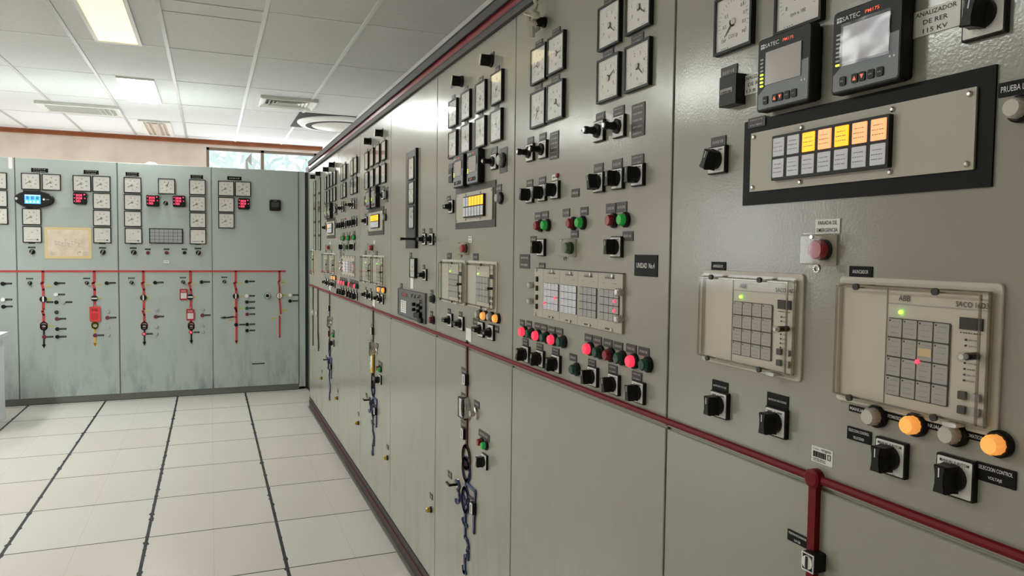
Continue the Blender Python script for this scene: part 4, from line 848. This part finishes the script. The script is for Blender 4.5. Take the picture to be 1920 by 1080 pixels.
far_end = put('end_panel', None, loc=(0, 0, 0), build=lambda b: (b.box(.098, .50, 7.72, 8.2, 0, LZT, 'green_grey_paint'), b.box(.064, .098, 7.70, 8.2, 0, LZT, 'seam_dark')))
tag(far_end, 'narrow green-grey filler panel behind the far end of the right row', 'panel')
def lc(px): 
    X = on(px, 500, 1, 7.65)[0]
    for k in (3, 2, 1): 
        if X >= LE[k]: return LC[k]
    return LC[0]
def lq(f, px, py, p, *a, **k): c = lc(max(px, -5)); return Q(c, f, px, py, p, *a, **k)
for px, py in ((57.1, 340), (96, 341.6), (153.3, 343.8), (190, 344.9), (190.7, 376.9), (191, 408.9), (248.4, 347), (248.9, 379), (249, 410.4), (58.9, 406.2), (370, 351), (370.2, 382.2), (370.7, 413), (423.8, 353.3), (455.6, 354.4), (424, 383.8), (424.4, 413.8), (-6, 338.5), (-5, 372), (-4, 405)):
    lq(gauge, px, py, .018, .144, -115, 'v' if px not in (96, 153.3, 455.6) else 'w', .014)
for px, py in ((60, 439.6), (191.6, 441), (250, 442.2), (371, 443.8)): lq(gauge, px, py, .018, .144, 90, 'f', .014)
lq(gauge, 312.2, 349.3, .018, .144, 28, 'v', .014)
def digital(c, x, z, on_=True):
    s = .108
    g = put('digital_meter', c.o, (x, 0, z), lambda b: b.slab(0, 0, s, s, 0, -.03, 'black', .014, .006), key='dm', label='black digital meter with red digits' if on_ else 'black digital meter, switched off')
    def dg(b):
        if on_:
            for r_ in range(3):
                zz = .026-r_*.026
                for q in range(4 if r_ < 2 else 3):
                    xx = -.026+q*.013
                    b.text('8' if q % 2 else '3', xx, zz, .019, -.0308, 'digit_red', .010)
            for q in range(3): b.lathe(-.042, .032-q*.03, [(.004, -.030), (.004, -.032)], 'digit_red', 8)
            b.lathe(.036, .034, [(.005, -.030), (.005, -.032)], 'digit_red', 8); b.lathe(.040, .0, [(.004, -.030), (.004, -.032)], 'digit_red', 8)
        else: b.slab(0, .005, .07, .05, -.0295, -.031, 'dark_grey', .004); b.dash(0, .042, .03, .006, -.0308, 'pale_ink', 4); b.dash(.0, -.040, .04, .005, -.0308, 'lens_red', 4)
    put('digits' if on_ else 'display', g, (0, 0, 0), dg, key=on_)
for px, py in ((149.5, 371.6), (286, 376), (335.6, 377), (457.3, 382)): lq(digital, px, py, .03, True)
lq(digital, 516.2, 384.9, .03, False)
def blue_analyzer(c, x, z):
    def bd(b):
        n = 40; P = lambda k, y: [(k*.148*math.copysign(abs(math.cos(t))**1.15, math.cos(t)), y, k*.074*math.copysign(abs(math.sin(t))**.8, math.sin(t))) for t in [2*math.pi*i/n for i in range(n)]]
        b.loft([P(.97, 0), P(1, -.01), P(1, -.035), P(.93, -.045)], 'black')
        b.slab(-.02, .068, .13, .012, 0, -.04, 'black', .004); b.slab(-.045, -.072, .05, .010, 0, -.03, 'black', .004)
    g = put('oval_analyzer', c.o, (x, 0, z), bd, label='black oval analyzer with a lit blue screen', smooth=True)
    put('screen', g, (0, 0, 0), lambda b: b.box(-.072, .048, -.047, -.044, -.040, .038, 'screen_blue'))
    def dig(b):
        for q, t in enumerate('888'): b.text(t, -.050+q*.037, .010, .030, -.0476, 'black', .020)
        for q, t in enumerate('8888'): b.text(t, -.056+q*.028, -.024, .018, -.0476, 'screen_ink', .014)
        b.box(-.07, .046, -.0476, -.0474, .031, .035, 'screen_ink')
    put('digits', g, (0, 0, 0), dig)
    put('bolt', g, (-.132, 0, 0), lambda b: b.lathe(0, 0, [(.012, -.03), (.012, -.047), (.007, -.050)], 'silver', 14))
    put('light', g, (.072, 0, 0), lambda b: b.lathe(0, 0, [(.007, -.040), (.007, -.047)], 'screen_ink', 12))
    put('marking', g, (.100, 0, 0), lambda b: b.dash(0, 0, .028, .008, -.0458, 'pale_ink', 4))
lq(blue_analyzer, 64.4, 373.5, .04)
for px, py, w in ((74.4, 319.3, .13), (171, 323, .12), (248, 326.7, .11), (369, 331.6, .11), (439.6, 334.4, .13)): lq(nameplate, px, py, 0, w, .036, None, 'black_plate', 'pale_ink', 2 if px != 439.6 else 1)
for px in (60, 192.7, 250.4, 371.8):
    py = 472+(px-60)*.006; lq(small_knob, px, py, .015, .023); lq(nameplate, px-.5, py-8, 0, .055, .014, None, 'black_plate'); lq(nameplate, px-.5, py-16, 0, .05, .010, None, 'black_plate')
for px, m_ in ((277.3, 'dull_red'), (312.2, 'dull_red'), (346, 'black')): lq(dot, px, 473.8, .01, .016, m_, .014, 'push_button'); lq(nameplate, px, 467.3, 0, .048, .013, None, 'black_plate')
lq(small_knob, 310.4, 380.6, .015, .021)
lq(nameplate, 312, 490.7, 0, .045, .022, None, 'white', 'ink', name='sticker')
(x0, z1), (x1, z0) = LC[2].P(279.6, 428), LC[2].P(343.3, 457)
def matrix(b):
    w, h = x1-x0, z1-z0; b.slab(0, 0, w, h, 0, -.012, 'black', .002)
    for i in range(7):
        for j in range(4): b.slab(-w/2+.008+(w-.016)*(i+.5)/7, -h/2+.007+(h-.014)*(j+.5)/4, (w-.016)/7-.0025, (h-.014)/4-.0025, -.012, -.015, 'matrix_grey', .001); b.dash(-w/2+.008+(w-.016)*(i+.5)/7, -h/2+.007+(h-.014)*(j+.5)/4, .018, .006, -.0153, 'grey_ink', 3, i+j)
put('annunciator_matrix', LC[2].o, ((x0+x1)/2, 0, (z0+z1)/2), matrix, label='grey seven by four annunciator matrix')
# taped paper drawing
(xa, za), (xb, zb) = LC[1].P(83, 425.5), LC[1].P(172, 485)
o = empty('paper_drawing', (LE[1]+(xa+xb)/2, 7.649, (za+zb)/2)); tag(o, 'cream paper line drawing taped to the far cabinet below the blue screen', 'paper drawing'); pw, ph = xb-xa, za-zb
put('sheet', o, build=lambda b: b.slab(0, 0, pw-.02, ph-.02, 0, -.0015, 'paper', .002)); put('tape', o, build=lambda b: b.frame(0, 0, pw, ph, .022, -.0012, -.0025, 'tape'))
def drw(b):
    rr = random.Random(9)
    for i in range(8): xx = -.10+i*.026; zz = .015+rr.uniform(-.02, .02); b.strip([(xx, zz), (xx, zz-.03), (xx+.02, zz-.03)], .0018, -.0016, -.0024, 'grey_ink', False); b.strip([(xx-.01, zz), (xx+.014, zz)], .0018, -.0016, -.0024, 'grey_ink', False)
    for i in range(4): b.dash(-.13+.02, -.08-i*.010, .05, .003, -.0024, 'pale_ink', 6, i); b.dash(.14, -.08-i*.010, .05, .004, -.0024, 'grey_ink', 6, i)
    b.strip([(.07, -.10), (.08, -.08), (.095, -.075), (.09, -.09)], .004, -.0016, -.0024, 'grey_ink')
put('line_work', o, build=drw)
# mimic diagrams
c = LC
def ldiag(k, segs, lab):
    cc = LC[k]
    def bd(b):
        for pts, w, mt in segs: b.strip([cc.P(*p) for p in pts], w, 0, -.005, mt, True)
    put('mimic_diagram', cc.o, build=bd, label=lab)
for k, (xa_, xb_) in enumerate(((0, .8), (0, .794), (0, .8), (0, None))):
    if k == 3: xb_ = LC[3].P(535.5, 508)[0]
    put('mimic_bus', LC[k].o, build=lambda b: b.box(xa_, xb_, -.005, 0, LB-.008, LB+.008, 'mimic_red_bright'))
def arrow(b, cc, px, py, mt, s=.024, left=False):
    x, z = cc.P(px, py)
    b.prism([(x-s*.7, z), (x+s*.7, z), (x, z-s*1.4)][::-1] if not left else [(x, z-s*.6), (x, z+s*.6), (x-s*2, z)], 0, -.005, mt)
def feeder(k, px, kind, low, yellow=False):
    cc = LC[k]; dz = (px-80)*.0
    def bd(b):
        S_ = lambda pts, w, mt: b.strip([cc.P(*p) for p in pts], w, 0, -.005, mt)
        red = 'mimic_red_bright'
        S_([(px, 509), (px, 530)], .020, red); S_([(px-2.5, 530.5), (px+1, 543), (px+1, 580)], .020, red)
        if kind == 'full':
            S_([(px-1, 583), (px+1.5, 590), (px+1.5, 604)], .020, red)
            xr, zr = cc.P(px+1.7, 609.5); b.ring(xr, zr, .026, .026, .010, 0, -.006, 'mimic_yellow' if yellow else red)
            xr, zr = cc.P(px+1.7, 613.5 if not yellow else 611); b.ring(xr, zr, .024, .024, .010, 0, -.007, 'mimic_yellow' if yellow else 'mimic_dark')
            mt = 'mimic_yellow' if yellow else 'mimic_dark'; S_([(px+2, 618), (px+2, low)], .014, mt); arrow(b, cc, px+2, low-2, mt)
        if kind == 'tail':
            S_([(px-1, 577), (px+1.5, 583), (px+1.5, low)], .020, red); arrow(b, cc, px+1.5, low-1, red)
            S_([(px+1, 594.5), (px-5, 594.3)], .014, red); S_([(px-5, 593.5), (px-14, 595.5), (px-20, 595.5)], .012, 'mimic_dark'); arrow(b, cc, px-20, 595.5, 'mimic_dark', .022, True)
    put('mimic_diagram', cc.o, build=bd, label='red single-line diagram ending in a %s arrow' % ('yellow' if yellow else 'red' if kind == 'tail' else 'black'))
feeder(1, 80.5, 'full', 648); feeder(1, 176.5, 'full', 645, True); feeder(2, 268.8, 'full', 643); feeder(2, 356.8, 'full', 640); feeder(3, 441.8, 'tail', 640)
def last(b):
    cc = LC[3]; S_ = lambda pts, w, mt: b.strip([cc.P(*p) for p in pts], w, 0, -.005, mt)
    S_([(524, 509), (524, 527)], .020, 'mimic_red_bright'); S_([(522, 528), (524, 540), (524, 560), (526.3, 588)], .016, 'mimic_red_bright'); S_([(524.3, 593), (524.3, 632)], .016, 'mimic_red_bright')
put('mimic_diagram', LC[3].o, build=last, label='red single-line diagram with a gap, at the right')
def breaker(px, py, vert=True):
    cc = lc(px); x, z = cc.P(px, py); g = put('breaker_indicator', cc.o, (x, 0, z), lambda b: b.lathe(0, 0, [(.028, 0), (.028, -.010), (.025, -.012)], 'black', 18), key='bi', smooth=True)
    put('flag', g, (0, 0, 0), lambda b: b.box(-.006, .006, -.014, -.012, -.024, .024, 'white'), key='bif', rot=(0, 0 if vert else math.pi/2, 0))
breaker(81.3, 560.8); breaker(177, 559.3, False); breaker(268.8, 558); breaker(356.7, 556.8, False); breaker(442, 555.3)
for px, py, vv in ((501.3, 554.3, 1), (523.8, 554.3, 0)):
    cc = lc(px); x, z = cc.P(px, py); g = put('breaker_indicator', cc.o, (x, 0, z), lambda b: (b.lathe(0, 0, [(.030, 0), (.030, -.012)], 'white', 18), b.ring(0, 0, .029, .029, .004, -.01, -.014, 'ink')), key='bw'); put('flag', g, (0, 0, 0), (lambda b: b.lathe(0, 0, [(.017, -.012), (.015, -.03)], 'black', 14)) if vv else (lambda b: b.box(-.004, .004, -.014, -.012, -.022, .022, 'mimic_red_bright')), key='bwf%d' % vv)
YL = [(91.3, 536.3), (91.8, 560.8), (95.5, 611.3), (185, 533.3), (185.5, 558.8), (276.3, 534.3), (277.5, 558), (278, 583.8), (364.3, 531.8), (365, 556.8), (449.5, 530.5), (450, 555.3), (450, 578.5), (432, 599.3), (530.8, 529.5), (533.8, 553.8), (534.3, 581.5), (512.5, 596.8)]
for px, py in YL: lq(nameplate, px, py, 0, .040 if px < 530 else .045, .015 if px < 500 else .02, None, 'yellow_label', 'grey_ink', name='yellow_label', th=.003)
def item(px, py, col, label_dx=None, r=.017):
    lq(dot, px, py, .006, r, col, .012, 'indicator_button')
    if label_dx: lq(nameplate, px+label_dx, py-.3, 0, .052, .016, None, 'black_plate', 'pale_ink')
for px, py in ((105, 531.3), (107.5, 617), (107.5, 631.5), (200, 530.8), (290.8, 530), (378, 528.8), (462.5, 528), (463, 566.3), (463.3, 608.3), (463.3, 619.8), (5, 532), (6.3, 575)): item(px, py, 'black', 11 if px < 250 else 10)
for px, py in ((104.5, 552.5), (5.5, 562), (462.5, 555), (544.3, 553.5)): item(px, py, 'white', 11 if px < 250 else 10)
for px, py in ((106.8, 598), (201.3, 595.8), (292, 593.8), (379.3, 591.3), (463.3, 589.3)): item(px, py, 'dull_red', 11 if px < 250 else 10)
item(463, 578, 'lens_green', 10); item(105.5, 566.8, 'black', -12); item(118, 566.8, 'lens_grey', 11.5); item(106, 585.5, 'grey_plate'); item(543.8, 564.5, 'black', 9.8)
for px, py in ((202.5, 584.3), (203, 614.3), (203, 628.3), (293, 581.8), (293, 613.3), (293.3, 626.3), (379.3, 580), (379.3, 611), (380, 623)): item(px, py, 'lens_grey', None, .015)
for px, py, m_ in ((82.8, 631.8, 'dull_red'), (178.3, 629, 'dull_red'), (269.8, 626.3, 'led_red'), (357.8, 623.3, 'led_red'), (442.8, 609, 'black')):
    lq(dot, px, py, .008, .018, 'black' if m_ == 'black' else 'dull_red', .010, 'indicator_button'); lq(nameplate, px+11, py-.3, 0, .052, .016, None, 'black_plate', 'pale_ink')
    if m_ == 'led_red': lq(dot, px, py, .016, .010, 'led_red', .014, 'signal_light', 'lit red signal light')
for px, py in ((55.5, 531), (162.5, 530.5), (246.3, 530), (343, 529), (420.8, 528.3)): lq(small_knob, px, py, .015, .017); lq(nameplate, px, py-8.5, 0, .055, .011, None, 'black_plate', 'pale_ink')
for px, py in ((291, 560), (335, 559.5), (377.5, 559.5), (420, 557.5)):
    lq(lambda cc, x, z: put('blank_plate', cc.o, (x, 0, z), lambda b: b.slab(0, 0, .07, .062, 0, -.002, 'green_grey_paint', .001), key='bp'), px, py, 0)
def vplate(cc, x, z):
    def bd(b):
        for i in range(12): b.slab(-.055+i*.01, 0, .006, .016, 0, -.002, 'grey_plate', .001)
        b.slab(0, 0, .12, .010, 0, -.0015, 'grey_plate', .001)
    put('vent_plate', cc.o, (x, 0, z), bd)
lq(vplate, 484.5, 681.8, 0)
# lockout tags hanging on the diagrams
def lock_tag(px, py, w, h, full, label):
    cc = lc(px); x, z = cc.P(px, py, .016); o = empty('lockout_tag', (cc.edge+x, 7.65-.016, z)); tag(o, label, 'safety tag', 'red lockout tags hanging on the far cabinets')
    if full:
        put('card', o, build=lambda b: b.slab(0, 0, w, h, .002, 0, 'tag_red', .006))
        def wr(b):
            b.text('PELIGRO', 0, h*.34, .012, -.0006, 'ink', w*.55); b.text('NO OPERAR', 0, h*.24, .012, -.0006, 'ink', w*.7)
            for i in range(6): b.dash(0, -i*h*.07, w*.66, .006, -.0006, 'tag_crimson', 6, i)
        put('lettering', o, build=wr)
    else:
        put('card', o, build=lambda b: b.slab(0, 0, w, h, .002, 0, 'tag_crimson', .006))
        put('notice', o, build=lambda b: (b.box(-w*.36, w*.36, -.001, 0, -h*.36, h*.16, 'white'), [b.dash(0, h*.10-i*h*.09, w*.55, .004, -.0014, 'grey_ink', 6, i) for i in range(5)] and None, b.text('PELIGRO', 0, h*.33, .012, -.0012, 'white_ink', w*.6)))
    put('string', o, build=lambda b: b.strip([(0, h/2-.004), (.002, h/2+.018)], .003, .004, .001, 'white'))
lock_tag(178, 589, .087, .136, True, 'bright red danger tag with black writing, hanging above the yellow arrow line')
lock_tag(344.3, 552.3, .068, .105, False, 'upper dark red tag with a white notice beside the fourth diagram line')
lock_tag(357, 590.3, .070, .108, False, 'lower dark red tag with a white notice hanging on the fourth diagram line')
# torn paper on top of the far row, tape at a seam
def crumple(b):
    rr = random.Random(2); n = 10; V = []
    for i in range(n+1):
        for j in range(4):
            t = i/n; V.append((-.06+.12*t, .02*j, (.028*math.sin(math.pi*t)*(.6+.4*rr.random()) if 0 < j < 3 else 0)+.0005))
    b.add(V, [(i*4+j, (i+1)*4+j, (i+1)*4+j+1, i*4+j+1) for i in range(n) for j in range(3)], 'white')
x = on(283, 304, 1, 7.65)[0]; o = put('crumpled_paper', None, (x, 7.66, LZT), crumple); tag(o, 'small crumpled white paper on top of the far cabinet with two red digital meters', 'paper')
x, z = LC[1].P(20, 301); put('tape_piece', LC[0].o, (.8-.03, -.001, LZT-.05), lambda b: (b.slab(0, 0, .030, .10, .001, -.001, 'white', .004)))

# ------------------------------------------------------------------ white desk at the left edge
def desk():
    pz = .77
    x1 = on(12, 625, 2, pz)[0]
    # corner of the top seen at (12,622); leg foot at (10,783)
    f = on(11, 783, 2, 0); X1, Y1 = f[0], f[1]
    z = on(11, 622, 1, Y1)[2]
    o = tag(empty('desk', (X1-.6, Y1-.36, 0)), 'white desk with panel legs, mostly outside the left edge of the picture', 'desk')
    put('desk_top', o, build=lambda b: b.box(-.62, .63, -.38, .38, z-.03, z, 'desk_white'))
    for sx in (-.58, .57): put('leg', o, (sx, 0, 0), lambda b: b.box(-.03, .03, -.35, .35, 0, z-.03, 'desk_white'), key='dl')
    put('modesty_panel', o, build=lambda b: b.box(-.55, .54, .25, .27, .25, z-.03, 'desk_white'))
desk()
